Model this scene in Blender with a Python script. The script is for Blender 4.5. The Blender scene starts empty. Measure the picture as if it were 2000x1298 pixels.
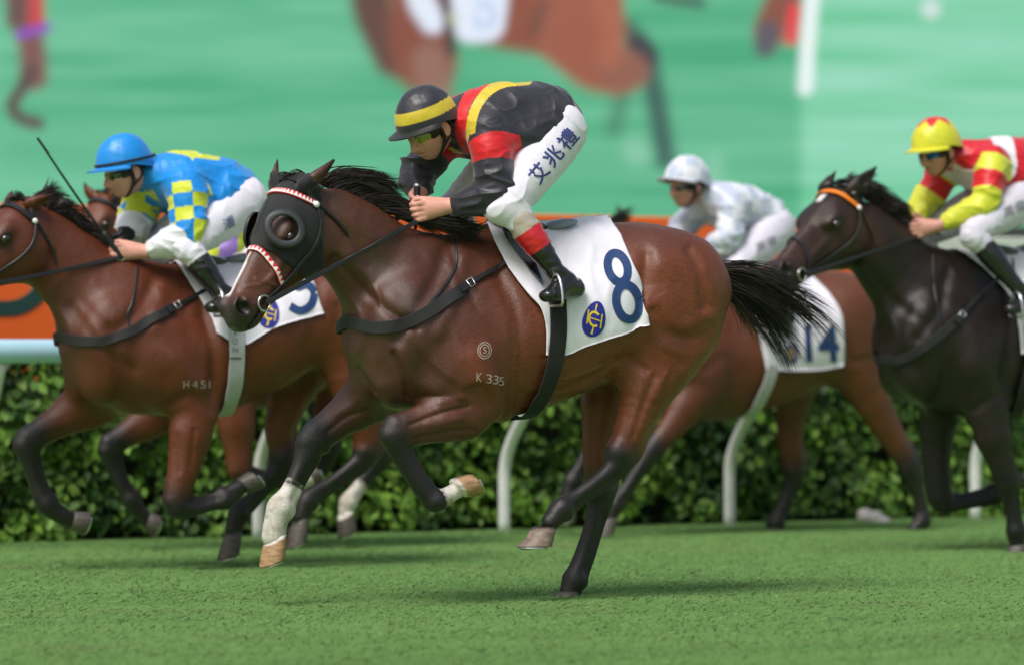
import bpy, math, random, time
import numpy as np
from mathutils import Vector, Matrix
from mathutils.bvhtree import BVHTree

# ------------------------------------------------------------------ camera, sky, sun
scene = bpy.context.scene
coll = scene.collection
FPX = 7200.0            # focal length in photo pixels (2000 px wide frame)
CAMH = 1.0
HOR = 691.0             # photo row of the horizon

cam_data = bpy.data.cameras.new("camera")
cam = bpy.data.objects.new("camera", cam_data)
coll.objects.link(cam)
cam.location = (0, 0, CAMH)
cam.rotation_euler = (math.radians(90), 0, 0)
cam_data.sensor_width = 36.0
cam_data.lens = FPX / 2000.0 * 36.0
cam_data.shift_y = (HOR - 649.0) / 2000.0
cam_data.clip_end = 500.0
cam_data.dof.use_dof = True
cam_data.dof.focus_distance = 14.95
cam_data.dof.aperture_fstop = 1.5
scene.camera = cam

SUN_EL, SUN_AZ = 56.0, 212.0      # degrees; azimuth of the sun seen from the scene (0 = +y, clockwise)
world = bpy.data.worlds.new("World")
scene.world = world
world.use_nodes = True
wn = world.node_tree
bg = wn.nodes["Background"]
sky = wn.nodes.new("ShaderNodeTexSky")
sky.sky_type = 'NISHITA'
sky.sun_disc = False
sky.sun_elevation = math.radians(SUN_EL)
sky.sun_rotation = math.radians(SUN_AZ)
sky.air_density = 1.6
sky.dust_density = 4.0
hsv = wn.nodes.new("ShaderNodeHueSaturation")     # thin overcast: the sky is greyer than clear blue
hsv.inputs["Saturation"].default_value = 0.72
wn.links.new(sky.outputs[0], hsv.inputs["Color"])
wn.links.new(hsv.outputs[0], bg.inputs[0])
bg.inputs[1].default_value = 0.062

sun_data = bpy.data.lights.new("sun", 'SUN')
sun_data.energy = 1.5
sun_data.angle = math.radians(26)
sun_data.color = (1.0, 0.965, 0.93)
sun = bpy.data.objects.new("sun", sun_data)
coll.objects.link(sun)
sd = Vector((math.sin(math.radians(SUN_AZ)) * math.cos(math.radians(SUN_EL)),
             math.cos(math.radians(SUN_AZ)) * math.cos(math.radians(SUN_EL)),
             math.sin(math.radians(SUN_EL))))
sun.rotation_euler = sd.to_track_quat('Z', 'Y').to_euler()
sun.location = (0, 10, 12)

scene.view_settings.view_transform = 'Standard'
scene.view_settings.look = 'None'
scene.view_settings.exposure = 0.98
scene.view_settings.gamma = 1.0
scene.cycles.use_denoising = True
scene.cycles.max_bounces = 6
scene.cycles.transparent_max_bounces = 8

# ------------------------------------------------------------------ numeric helpers
rng = np.random.default_rng(7)


def catmull(P, n):
    """Resample the rows of P (points with any extra columns) to n rows on a Catmull-Rom curve."""
    P = np.asarray(P, float)
    if len(P) == 1:
        return np.repeat(P, n, 0)
    m = len(P)
    Q = np.vstack([2 * P[0] - P[1], P, 2 * P[-1] - P[-2]])
    x = np.linspace(0, m - 1, n)
    i = np.minimum(x.astype(int), m - 2)
    f = (x - i)[:, None]
    p0, p1, p2, p3 = Q[i], Q[i + 1], Q[i + 2], Q[i + 3]
    return 0.5 * (2 * p1 + (p2 - p0) * f + (2 * p0 - 5 * p1 + 4 * p2 - p3) * f ** 2 + (3 * p1 - p0 - 3 * p2 + p3) * f ** 3)


def smooth01(x, a, b):
    t = np.clip((np.asarray(x, float) - a) / (b - a), 0, 1)
    return t * t * (3 - 2 * t)


_lat = np.random.default_rng(3).random((32, 32, 32)).astype(np.float32)


def vnoise(P, scale=1.0, seed=0.0):
    """Value noise in -1..1 for points P (n,3) * scale."""
    Q = np.asarray(P, float) * scale + np.array([seed * 7.31, seed * 3.17 + 11.3, seed * 5.71 + 5.9])
    i = np.floor(Q).astype(int)
    f = Q - i
    f = f * f * (3 - 2 * f)
    r = 0
    for a in (0, 1):
        for b in (0, 1):
            for c in (0, 1):
                w = (f[:, 0] if a else 1 - f[:, 0]) * (f[:, 1] if b else 1 - f[:, 1]) * (f[:, 2] if c else 1 - f[:, 2])
                r = r + w * _lat[(i[:, 0] + a) % 32, (i[:, 1] + b) % 32, (i[:, 2] + c) % 32]
    return r * 2 - 1


class Frame:
    """Local frame of a running horse or rider: s forward, t to its left (towards the camera side), z up."""

    def __init__(self, ref, t_ref, dist, yaw):
        a = math.radians(yaw)
        self.yaw = a
        self.F = np.array([-math.cos(a), -math.sin(a), 0.0])
        self.L = np.array([math.sin(a), -math.cos(a), 0.0])
        p = np.array([(ref - 1000.0) / FPX * dist, dist, 0.0])
        self.O = p - t_ref * self.L

    def un(self, u, v, t=0.0):
        d = np.array([(u - 1000.0) / FPX, 1.0, (HOR - v) / FPX])
        c = np.array([0, 0, CAMH])
        k = (t + (self.O - c) @ self.L) / (d @ self.L)
        p = c + k * d - self.O
        return np.array([p @ self.F, t, p[2]])

    def uns(self, rows):
        """rows of (u, v, t, extra...) -> (s, t, z, extra...)"""
        return np.array([list(self.un(*r[:3])) + list(r[3:]) for r in rows], float)

    def world(self, P):
        P = np.atleast_2d(P)
        return self.O + P[:, :1] * self.F + P[:, 1:2] * self.L + P[:, 2:3] * np.array([0, 0, 1.0])

    def px(self, P):
        W = self.world(P)
        return np.stack([1000 + FPX * W[:, 0] / W[:, 1], HOR - FPX * (W[:, 2] - CAMH) / W[:, 1]], 1)

    def cam_dir(self):
        c = np.array([0, 0, CAMH]) - self.O
        return np.array([c @ self.F, c @ self.L, c[2]])

    def matrix(self):
        return Matrix.Translation(Vector(self.O)) @ Matrix.Rotation(math.pi + self.yaw, 4, 'Z')


def smin(a, b, k):
    if k <= 0:
        return np.minimum(a, b)
    h = np.maximum(k - np.abs(a - b), 0) / k
    return np.minimum(a, b) - h * h * k * 0.25


class SDF:
    """A signed distance grid that organic bodies are modelled in, then meshed with surface nets."""

    def __init__(self, lo, hi, h):
        self.lo = np.array(lo, float)
        self.h = h
        self.n = np.ceil((np.array(hi) - self.lo) / h).astype(int) + 1
        self.G = np.full(self.n, 9.0, np.float32)

    def box(self, lo, hi):
        i0 = np.clip(np.floor((np.array(lo) - self.lo) / self.h).astype(int), 0, self.n - 1)
        i1 = np.clip(np.ceil((np.array(hi) - self.lo) / self.h).astype(int) + 1, 1, self.n)
        i1 = np.maximum(i1, i0 + 1)
        sl = tuple(slice(a, b) for a, b in zip(i0, i1))
        ax = [(self.lo[d] + self.h * np.arange(i0[d], i1[d])).astype(np.float32) for d in range(3)]
        return sl, ax[0][:, None, None], ax[1][None, :, None], ax[2][None, None, :]

    def put(self, sl, D, k, sub=False):
        if sub:
            self.G[sl] = -smin(-self.G[sl], D, k)
        else:
            self.G[sl] = smin(self.G[sl], D, k)

    def tube(self, P, lat=(0, 1, 0), k=0.03, n=None, sub=False):
        """P rows: x y z r_in [r_lat]; elliptic tapered tube, lat is the axis of r_lat."""
        P = np.asarray(P, float)
        if P.shape[1] == 4:
            P = np.hstack([P, P[:, 3:4]])
        P = catmull(P, n or max(2, (len(P) - 1) * 4 + 1))
        lat = np.array(lat, float) / np.linalg.norm(lat)
        pad = P[:, 3:].max() + k + 3 * self.h
        sl, X, Y, Z = self.box(P[:, :3].min(0) - pad, P[:, :3].max(0) + pad)
        D = np.full(self.G[sl].shape, 9.0, np.float32)
        base = np.array([s.start for s in sl])
        for A, B in zip(P[:-1], P[1:]):
            pad = max(A[3], A[4], B[3], B[4]) + k + 3 * self.h
            s2, x, y, z = self.box(np.minimum(A[:3], B[:3]) - pad, np.maximum(A[:3], B[:3]) + pad)
            loc = tuple(slice(s.start - b, s.stop - b) for s, b in zip(s2, base))
            ab = B[:3] - A[:3]
            l2 = max(ab @ ab, 1e-12)
            x, y, z = x - A[0], y - A[1], z - A[2]
            f = np.clip((x * ab[0] + y * ab[1] + z * ab[2]) / l2, 0, 1)
            x, y, z = x - f * ab[0], y - f * ab[1], z - f * ab[2]
            ri = A[3] + f * (B[3] - A[3])
            rl = A[4] + f * (B[4] - A[4])
            wl = x * lat[0] + y * lat[1] + z * lat[2]
            q2 = np.maximum(x * x + y * y + z * z - wl * wl, 0)
            a = q2 / (ri * ri) + wl * wl / (rl * rl)
            b = q2 / ri ** 4 + wl * wl / rl ** 4
            k0 = np.sqrt(a)
            d = k0 * (k0 - 1) / np.sqrt(np.maximum(b, 1e-9))
            d = np.where(k0 < 0.3, -np.minimum(ri, rl) * (1 - k0), d)
            D[loc] = np.minimum(D[loc], d)
        self.put(sl, D, k, sub)

    def ell(self, c, r, M=None, k=0.03, sub=False):
        """Ellipsoid at c with radii r along the rows of M."""
        c = np.array(c, float)
        r = np.array(r, float)
        M = np.eye(3) if M is None else np.array(M, float)
        pad = r.max() + k + 3 * self.h
        sl, X, Y, Z = self.box(c - pad, c + pad)
        X, Y, Z = X - c[0], Y - c[1], Z - c[2]
        a = b = 0
        for i in range(3):
            w = X * M[i, 0] + Y * M[i, 1] + Z * M[i, 2]
            a = a + (w / r[i]) ** 2
            b = b + (w / r[i] ** 2) ** 2
        k0 = np.sqrt(a)
        d = k0 * (k0 - 1) / np.sqrt(np.maximum(b, 1e-9))
        d = np.where(k0 < 0.3, -r.min() * (1 - k0), d)
        self.put(sl, d.astype(np.float32), k, sub)

    def loft(self, prof, M=None, c=(0, 0, 0), k=0.03, n=2.3, pinch=0.0):
        """prof rows: x, top, bottom, half width, pinch; along row 0 of M, width along row 1, height along row 2."""
        c = np.array(c, float)
        M = np.eye(3) if M is None else np.array(M, float)
        prof = np.asarray(prof, float)
        prof = prof[np.argsort(prof[:, 0])]
        xs = np.linspace(prof[0, 0], prof[-1, 0], 160)
        fine = np.stack([np.interp(xs, prof[:, 0], prof[:, j]) for j in range(prof.shape[1])], 1)
        ker = np.hanning(21)
        ker /= ker.sum()
        for j in range(1, prof.shape[1]):
            e = np.pad(fine[:, j], 10, mode='reflect', reflect_type='odd')
            fine[:, j] = np.convolve(e, ker, 'valid')
        cor = []
        for a in (xs[0], xs[-1]):
            for w in (-prof[:, 3].max(), prof[:, 3].max()):
                for hh in (prof[:, 2].min(), prof[:, 1].max()):
                    cor.append(c + a * M[0] + w * M[1] + hh * M[2])
        cor = np.array(cor)
        pad = k + 4 * self.h
        sl, X, Y, Z = self.box(cor.min(0) - pad, cor.max(0) + pad)
        X, Y, Z = X - c[0], Y - c[1], Z - c[2]
        u = X * M[0, 0] + Y * M[0, 1] + Z * M[0, 2]
        v = X * M[1, 0] + Y * M[1, 1] + Z * M[1, 2]
        w = X * M[2, 0] + Y * M[2, 1] + Z * M[2, 2]
        fi = lambda j: np.interp(u, xs, fine[:, j]).astype(np.float32)
        top, bot, wd, pn = fi(1), fi(2), fi(3), fi(4)
        hh = np.maximum((top - bot) / 2, 0.004)
        b = (w - (top + bot) / 2) / hh
        wd = np.maximum(wd * (1 - pn * smooth01(b, -0.2, 1.1)), 0.004)
        q = (np.abs(v / wd) ** n + np.abs(b) ** n) ** (1 / n)
        d = (q - 1) * np.minimum(wd, hh) * 0.9
        d = np.maximum(d, np.maximum(xs[0] - u, u - xs[-1]))
        self.put(sl, d.astype(np.float32), k)

    def mesh(self, smooth=2):
        G = self.G
        S = G < 0
        act = np.zeros(np.array(G.shape) - 1, np.uint8)
        for a in (0, 1):
            for b in (0, 1):
                for c in (0, 1):
                    act += S[a:G.shape[0] - 1 + a, b:G.shape[1] - 1 + b, c:G.shape[2] - 1 + c]
        cells = np.argwhere((act > 0) & (act < 8))
        idx = np.full(act.shape, -1, np.int64)
        idx[tuple(cells.T)] = np.arange(len(cells))
        offs = np.array([(a, b, c) for a in (0, 1) for b in (0, 1) for c in (0, 1)])
        V = np.stack([G[tuple((cells + o).T)] for o in offs], 1)
        acc = np.zeros((len(cells), 3))
        cnt = np.zeros(len(cells))
        for i in range(8):
            for j in range(i + 1, 8):
                if np.abs(offs[i] - offs[j]).sum() != 1:
                    continue
                m = (V[:, i] < 0) != (V[:, j] < 0)
                t = V[m, i] / (V[m, i] - V[m, j])
                acc[m] += offs[i] + t[:, None] * (offs[j] - offs[i])
                cnt[m] += 1
        verts = self.lo + self.h * (cells + acc / cnt[:, None])
        quads = []
        for ax in range(3):
            b, c = (ax + 1) % 3, (ax + 2) % 3
            sa = [slice(None)] * 3
            sb = [slice(None)] * 3
            sa[ax] = slice(0, -1)
            sb[ax] = slice(1, None)
            s0, s1 = S[tuple(sa)], S[tuple(sb)]
            for flip in (False, True):
                e = np.argwhere((s0 & ~s1) if not flip else (~s0 & s1))
                e = e[(e[:, b] > 0) & (e[:, c] > 0) & (e[:, b] < G.shape[b] - 1) & (e[:, c] < G.shape[c] - 1)]
                eb = np.zeros(3, int)
                eb[b] = 1
                ec = np.zeros(3, int)
                ec[c] = 1
                q = np.stack([idx[tuple((e - eb - ec).T)], idx[tuple((e - ec).T)], idx[tuple(e.T)], idx[tuple((e - eb).T)]], 1)
                quads.append(q[:, ::-1] if flip else q)
        quads = np.vstack(quads)
        quads = quads[(quads >= 0).all(1)]
        E = np.vstack([quads[:, [0, 1]], quads[:, [1, 2]], quads[:, [2, 3]], quads[:, [3, 0]]])
        deg = np.bincount(E[:, 0], minlength=len(verts)) + np.bincount(E[:, 1], minlength=len(verts))
        for it in range(smooth):
            for lam in (0.55, -0.3):
                A = np.zeros_like(verts)
                for d in range(3):
                    A[:, d] = np.bincount(E[:, 0], verts[E[:, 1], d], len(verts)) + np.bincount(E[:, 1], verts[E[:, 0], d], len(verts))
                verts = verts + lam * (A / np.maximum(deg, 1)[:, None] - verts)
        return verts, quads


def normals(V, Q):
    n = np.cross(V[Q[:, 2]] - V[Q[:, 0]], V[Q[:, 3]] - V[Q[:, 1]])
    N = np.zeros_like(V)
    for j in range(4):
        for d in range(3):
            N[:, d] += np.bincount(Q[:, j], n[:, d], len(V))
    return N / np.maximum(np.linalg.norm(N, axis=1), 1e-9)[:, None]


def seg_dist(P, line):
    """Distance of 2-D (or 3-D) points to a polyline, and the arc fraction."""
    line = np.asarray(line, float)
    best = np.full(len(P), 1e9)
    for A, B in zip(line[:-1], line[1:]):
        ab = B - A
        f = np.clip(((P - A) @ ab) / max(ab @ ab, 1e-12), 0, 1)
        best = np.minimum(best, np.linalg.norm(P - A - f[:, None] * ab, axis=1))
    return best


# ------------------------------------------------------------------ object helpers
def srgb(r, g, b):
    f = lambda c: (c / 255 / 12.92) if c / 255 <= 0.04045 else ((c / 255 + 0.055) / 1.055) ** 2.4
    return np.array([f(r), f(g), f(b)])


def mesh_obj(name, V, faces, mat, parent=None, smooth=True, colors=None):
    me = bpy.data.meshes.new(name)
    V = np.asarray(V, float)
    if isinstance(faces, np.ndarray) and faces.ndim == 2:
        nf, w = faces.shape
        me.vertices.add(len(V))
        me.vertices.foreach_set("co", V.astype(np.float32).ravel())
        me.loops.add(nf * w)
        me.loops.foreach_set("vertex_index", faces.astype(np.int32).ravel())
        me.polygons.add(nf)
        me.polygons.foreach_set("loop_start", (np.arange(nf) * w).astype(np.int32))
        me.update(calc_edges=True)
    else:
        me.from_pydata([tuple(v) for v in V], [], [tuple(int(i) for i in f) for f in faces])
    if smooth:
        me.polygons.foreach_set("use_smooth", np.ones(len(me.polygons), bool))
    if colors is not None:
        at = me.color_attributes.new("Col", 'FLOAT_COLOR', 'POINT')
        c4 = np.ones((len(V), 4), np.float32)
        c4[:, :3] = colors
        at.data.foreach_set("color", c4.ravel())
    me.validate()
    me.update()
    if mat is not None:
        me.materials.append(mat)
    o = bpy.data.objects.new(name, me)
    coll.objects.link(o)
    if parent is not None:
        o.parent = parent
    return o


def empty(name, matrix=None, parent=None):
    o = bpy.data.objects.new(name, None)
    coll.objects.link(o)
    o.empty_display_size = 0.1
    if matrix is not None:
        o.matrix_world = matrix
    if parent is not None:
        o.parent = parent
    return o


def tag(o, label=None, category=None, group=None, kind=None):
    if label:
        o["label"] = label
    if category:
        o["category"] = category
    if group:
        o["group"] = group
    if kind:
        o["kind"] = kind
    return o


def mat(name, color=(0.5, 0.5, 0.5), rough=0.6, spec=0.5, metal=0.0, attr=False, noise=0.0, nscale=40.0, bump=0.0,
        bscale=200.0, stretch=None, sheen=0.0, coat=0.0, emit=None, trans=0.0, subsurf=0.0, bump_dist=0.004):
    m = bpy.data.materials.new(name)
    m.use_nodes = True
    nt = m.node_tree
    p = nt.nodes["Principled BSDF"]
    p.inputs["Roughness"].default_value = rough
    p.inputs["Specular IOR Level"].default_value = spec
    p.inputs["Metallic"].default_value = metal
    if sheen:
        p.inputs["Sheen Weight"].default_value = sheen
        p.inputs["Sheen Roughness"].default_value = 0.4
    if coat:
        p.inputs["Coat Weight"].default_value = coat
        p.inputs["Coat Roughness"].default_value = 0.08
    if subsurf:
        p.inputs["Subsurface Weight"].default_value = subsurf
        p.inputs["Subsurface Radius"].default_value = (0.012, 0.005, 0.003)
    src = None
    if attr:
        a = nt.nodes.new("ShaderNodeAttribute")
        a.attribute_name = "Col"
        src = a.outputs["Color"]
    tc = nt.nodes.new("ShaderNodeTexCoord")
    vec = tc.outputs["Object"]
    if stretch:
        mp = nt.nodes.new("ShaderNodeMapping")
        mp.inputs["Scale"].default_value = stretch
        nt.links.new(vec, mp.inputs["Vector"])
        vec = mp.outputs["Vector"]
    if noise:
        nz = nt.nodes.new("ShaderNodeTexNoise")
        nz.inputs["Scale"].default_value = nscale
        nz.inputs["Detail"].default_value = 5
        nt.links.new(vec, nz.inputs["Vector"])
        mr = nt.nodes.new("ShaderNodeMapRange")
        mr.inputs[1].default_value = 0.25
        mr.inputs[2].default_value = 0.75
        mr.inputs[3].default_value = 1 - noise
        mr.inputs[4].default_value = 1 + noise
        nt.links.new(nz.outputs["Fac"], mr.inputs[0])
        mx = nt.nodes.new("ShaderNodeVectorMath")
        mx.operation = 'SCALE'
        if src is not None:
            nt.links.new(src, mx.inputs[0])
        else:
            mx.inputs[0].default_value = color[:3]
        nt.links.new(mr.outputs[0], mx.inputs["Scale"])
        src = mx.outputs[0]
    if src is not None:
        nt.links.new(src, p.inputs["Base Color"])
    else:
        p.inputs["Base Color"].default_value = (*color[:3], 1)
    if emit is not None:
        p.inputs["Emission Strength"].default_value = emit
        if src is not None:
            nt.links.new(src, p.inputs["Emission Color"])
        else:
            p.inputs["Emission Color"].default_value = (*color[:3], 1)
    if bump:
        nb = nt.nodes.new("ShaderNodeTexNoise")
        nb.inputs["Scale"].default_value = bscale
        nb.inputs["Detail"].default_value = 4
        nt.links.new(vec, nb.inputs["Vector"])
        bp = nt.nodes.new("ShaderNodeBump")
        bp.inputs["Strength"].default_value = bump
        bp.inputs["Distance"].default_value = bump_dist
        nt.links.new(nb.outputs["Fac"], bp.inputs["Height"])
        nt.links.new(bp.outputs["Normal"], p.inputs["Normal"])
    return m


def creases(m, scale, strength, dist, stretch=(1, 1, 1)):
    """Adds sharp cloth creases to a material as relief."""
    nt = m.node_tree
    p = nt.nodes["Principled BSDF"]
    tc = nt.nodes.new("ShaderNodeTexCoord")
    mp = nt.nodes.new("ShaderNodeMapping")
    mp.inputs["Scale"].default_value = stretch
    mp.inputs["Rotation"].default_value = (0.3, 0.5, 0.2)
    nt.links.new(tc.outputs["Object"], mp.inputs["Vector"])
    prev = p.inputs["Normal"].links[0].from_socket if p.inputs["Normal"].links else None
    for sc_, st in ((scale, strength), (scale * 2.6, strength * 0.6)):
        n = nt.nodes.new("ShaderNodeTexNoise")
        n.noise_type = 'RIDGED_MULTIFRACTAL'
        n.inputs["Scale"].default_value = sc_
        n.inputs["Detail"].default_value = 1.5
        n.inputs["Distortion"].default_value = 0.6
        nt.links.new(mp.outputs[0], n.inputs["Vector"])
        b = nt.nodes.new("ShaderNodeBump")
        b.inputs["Strength"].default_value = st
        b.inputs["Distance"].default_value = dist
        nt.links.new(n.outputs["Fac"], b.inputs["Height"])
        if prev is not None:
            nt.links.new(prev, b.inputs["Normal"])
        prev = b.outputs["Normal"]
    nt.links.new(prev, p.inputs["Normal"])
    return m


class Caster:
    """Finds where a photo pixel's line of sight meets a body, so that tack and markings can lie on it."""

    def __init__(self, fr, V, Q):
        self.fr = fr
        self.V, self.Q = V, Q
        self.bvh = BVHTree.FromPolygons([Vector(v) for v in V], [tuple(int(i) for i in q) for q in Q])
        self.cam = Vector(fr.cam_dir())

    def hit(self, u, v, off=0.0):
        tgt = Vector(self.fr.un(u, v, 0.0))
        d = (tgt - self.cam).normalized()
        loc, nor, i, dist = self.bvh.ray_cast(self.cam, d)
        if loc is None:                      # beside the outline: nearest point of the body
            loc, nor, i, dist = self.bvh.find_nearest(tgt)
            q = self.cam + d * ((loc - self.cam).dot(d))
            return np.array(q.lerp(loc, 0.3)) + np.array(nor) * off, np.array(nor)
        if nor.dot(d) > 0:
            nor = -nor
        return np.array(loc) + np.array(nor) * off, np.array(nor)

    def strict(self, u, v):
        d = (Vector(self.fr.un(u, v, 0.0)) - self.cam).normalized()
        return self.bvh.ray_cast(self.cam, d)[0] is not None

    def near(self, p, off=0.0):
        loc, nor, i, dist = self.bvh.find_nearest(Vector(p))
        return np.array(loc) + np.array(nor) * off, np.array(nor)

    def side(self, s, z, sign=1, off=0.0):
        """First point met when coming in from the left (sign 1) or right side at forward s, height z."""
        loc, nor, i, dist = self.bvh.ray_cast(Vector((s, 2.0 * sign, z)), Vector((0, -sign, 0)))
        if loc is None:
            loc, nor, i, dist = self.bvh.find_nearest(Vector((s, 0.1 * sign, z)))
        return np.array(loc) + np.array(nor) * off, np.array(nor)


def strip(name, pts, nrm, width, mt, parent, thick=0.004, closed=False, colors=None, sink=0.001):
    """A strap: a ribbon of real thickness along pts; nrm are the outward normals; width one number or one per point."""
    pts, nrm = np.asarray(pts, float), np.asarray(nrm, float)
    n = len(pts)
    width = np.broadcast_to(width, (n,))
    if closed:
        tg = np.roll(pts, -1, 0) - np.roll(pts, 1, 0)
    else:
        tg = np.gradient(pts, axis=0)
    tg /= np.maximum(np.linalg.norm(tg, axis=1), 1e-9)[:, None]
    bn = np.cross(tg, nrm)
    bn /= np.maximum(np.linalg.norm(bn, axis=1), 1e-9)[:, None]
    w2 = (width / 2)[:, None]
    e = min(thick * 0.6, 0.002)
    ring = [pts + bn * w2 - nrm * sink, pts + bn * (w2) + nrm * (thick - e), pts + bn * (w2 - e) + nrm * thick,
            pts - bn * (w2 - e) + nrm * thick, pts - bn * w2 + nrm * (thick - e), pts - bn * w2 - nrm * sink]
    V = np.stack(ring, 1).reshape(-1, 3)
    F = []
    m = 6
    for i in range(n if closed else n - 1):
        j = (i + 1) % n
        for a in range(m):
            b = (a + 1) % m
            F.append((i * m + a, j * m + a, j * m + b, i * m + b))
    if not closed:
        F.append(tuple(range(m)))
        F.append(tuple((n - 1) * m + a for a in reversed(range(m))))
    return mesh_obj(name, V, F, mt, parent, smooth=False, colors=colors)


def px_strip(name, caster, pxpts, width, mt, parent, off=0.002, thick=0.005, n=40, closed=False, relax=2, spline=True):
    P = np.asarray(pxpts, float)
    if closed:
        P = np.vstack([P, P[:1]])
    P = catmull(P, n) if spline else np.stack([np.interp(np.linspace(0, len(P) - 1, n), range(len(P)), P[:, j]) for j in range(2)], 1)
    if closed:
        P = P[:-1]
    H = [caster.hit(u, v, off) for u, v in P]
    pts = np.array([h[0] for h in H])
    nr = np.array([h[1] for h in H])
    for _ in range(relax):
        nr[1:-1] = (nr[:-2] + nr[1:-1] * 2 + nr[2:])
        nr /= np.linalg.norm(nr, axis=1)[:, None]
        q = pts.copy()
        q[1:-1] = (pts[:-2] + 2 * pts[1:-1] + pts[2:]) / 4
        pts = q
    return strip(name, pts, nr, width, mt, parent, thick, closed)


def tubes(name, P, r, mt, parent, sides=8, caps=True, closed=False, colors=None):
    """A round tube through the points P; r is one radius or one per point."""
    P = np.asarray(P, float)
    n = len(P)
    r = np.broadcast_to(r, (n,))
    tg = (np.roll(P, -1, 0) - np.roll(P, 1, 0)) if closed else np.gradient(P, axis=0)
    tg /= np.maximum(np.linalg.norm(tg, axis=1), 1e-9)[:, None]
    up = np.array([0.31, 0.22, 0.93])
    V = []
    a = np.arange(sides) * 2 * np.pi / sides
    for i in range(n):
        x = np.cross(tg[i], up)
        x /= max(np.linalg.norm(x), 1e-9)
        y = np.cross(tg[i], x)
        V.append(P[i] + r[i] * (np.cos(a)[:, None] * x + np.sin(a)[:, None] * y))
    V = np.vstack(V)
    F = []
    for i in range(n if closed else n - 1):
        j = (i + 1) % n
        for s in range(sides):
            q = (s + 1) % sides
            F.append((i * sides + s, i * sides + q, j * sides + q, j * sides + s))
    if caps and not closed:
        F.append(tuple(reversed(range(sides))))
        F.append(tuple((n - 1) * sides + s for s in range(sides)))
    return mesh_obj(name, V, F, mt, parent, colors=colors)


def box_mesh(name, lo, hi, mt, parent=None, bevel=0.0):
    lo, hi = np.array(lo, float), np.array(hi, float)
    V = np.array([(x, y, z) for x in (lo[0], hi[0]) for y in (lo[1], hi[1]) for z in (lo[2], hi[2])])
    F = [(0, 1, 3, 2), (4, 6, 7, 5), (0, 4, 5, 1), (2, 3, 7, 6), (0, 2, 6, 4), (1, 5, 7, 3)]
    o = mesh_obj(name, V, F, mt, parent, smooth=False)
    if bevel:
        b = o.modifiers.new("bevel", 'BEVEL')
        b.width = bevel
        b.segments = 2
    return o


def hair(name, guides, n, width, mt, parent, jitter=0.02, spread=0.06, seg=9, seed=1, root_in=0.0, length=(0.6, 1.0), clumps=None):
    """Locks of hair: strands blended between guide curves (each a list of xyz points), gathered in wisps, three-sided and tapered."""
    r = np.random.default_rng(seed)
    G = np.stack([catmull(g, seg * 3) for g in guides])
    nc = clumps or max(8, n // 14)
    cx = r.random(nc) * (len(G) - 1)
    coff = r.normal(0, 1, (nc, 3)) * spread
    cph = r.random((nc, 3)) * 6.3
    cfr = r.uniform(1.5, 4.0, (nc, 3))
    cln = r.uniform(*length, nc)
    V, F = [], []
    f = np.linspace(0, 1, seg)
    b0 = 0
    for i in range(n):
        q_ = r.integers(nc)
        x = np.clip(cx[q_] + r.normal(0, 0.10), 0, len(G) - 1.001)
        a = min(int(x), len(G) - 2)
        w = x - a
        ln = np.clip(cln[q_] * r.uniform(0.8, 1.05), 0.2, 1.0)
        c = G[a] * (1 - w) + G[a + 1] * w
        q = np.linspace(0, ln * (seg * 3 - 1), seg)
        j = np.minimum(q.astype(int), seg * 3 - 2)
        c = c[j] + (q - j)[:, None] * (c[j + 1] - c[j])
        c = c + r.normal(0, jitter, 3) * (1 - 0.5 * f)[:, None]
        c = c + (f ** 1.4)[:, None] * (coff[q_] + r.normal(0, spread * 0.20, 3)) + (f * spread * 0.30)[:, None] * np.sin(f[:, None] * cfr[q_] + cph[q_])
        tg = np.gradient(c, axis=0)
        tg /= np.maximum(np.linalg.norm(tg, axis=1), 1e-9)[:, None]
        x0 = np.cross(tg, r.normal(0, 1, 3))
        x0 /= np.maximum(np.linalg.norm(x0, axis=1), 1e-9)[:, None]
        y0 = np.cross(tg, x0)
        wd = width * r.uniform(0.5, 1.3) * (1.03 - f ** 1.8)
        ring = np.stack([c + x0 * wd[:, None], c + (-0.5 * x0 + 0.8 * y0) * wd[:, None], c + (-0.5 * x0 - 0.8 * y0) * wd[:, None]], 1)
        V.append(ring.reshape(-1, 3))
        for s in range(seg - 1):
            for k2 in range(3):
                k3 = (k2 + 1) % 3
                F.append((b0 + s * 3 + k2, b0 + s * 3 + k3, b0 + s * 3 + 3 + k3, b0 + s * 3 + 3 + k2))
        b0 += seg * 3
    return mesh_obj(name, np.vstack(V), np.array(F), mt, parent)


def text_mesh2d(body, bold=0.0, sub=2):
    """Glyph triangles of a word in the built-in font, as 2-D points in a unit box (0..1 wide, 0..1 high) and faces."""
    cu = bpy.data.curves.new("glyphs", 'FONT')
    cu.body = body
    cu.offset = bold
    cu.resolution_u = 5
    ob = bpy.data.objects.new("glyphs", cu)
    coll.objects.link(ob)
    dg = bpy.context.evaluated_depsgraph_get()
    me = bpy.data.meshes.new_from_object(ob.evaluated_get(dg))
    import bmesh
    bm = bmesh.new()
    bm.from_mesh(me)
    bmesh.ops.triangulate(bm, faces=bm.faces[:])
    for _ in range(sub):
        long = [e for e in bm.edges if e.calc_length() > 0.12]
        if not long:
            break
        bmesh.ops.subdivide_edges(bm, edges=long, cuts=1)
        bmesh.ops.triangulate(bm, faces=bm.faces[:])
    V = np.array([v.co[:2] for v in bm.verts])
    F = [tuple(v.index for v in f.verts) for f in bm.faces]
    bm.free()
    bpy.data.objects.remove(ob)
    bpy.data.curves.remove(cu)
    bpy.data.meshes.remove(me)
    V = (V - V.min(0)) / (V.max(0) - V.min(0))
    return V, F


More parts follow.
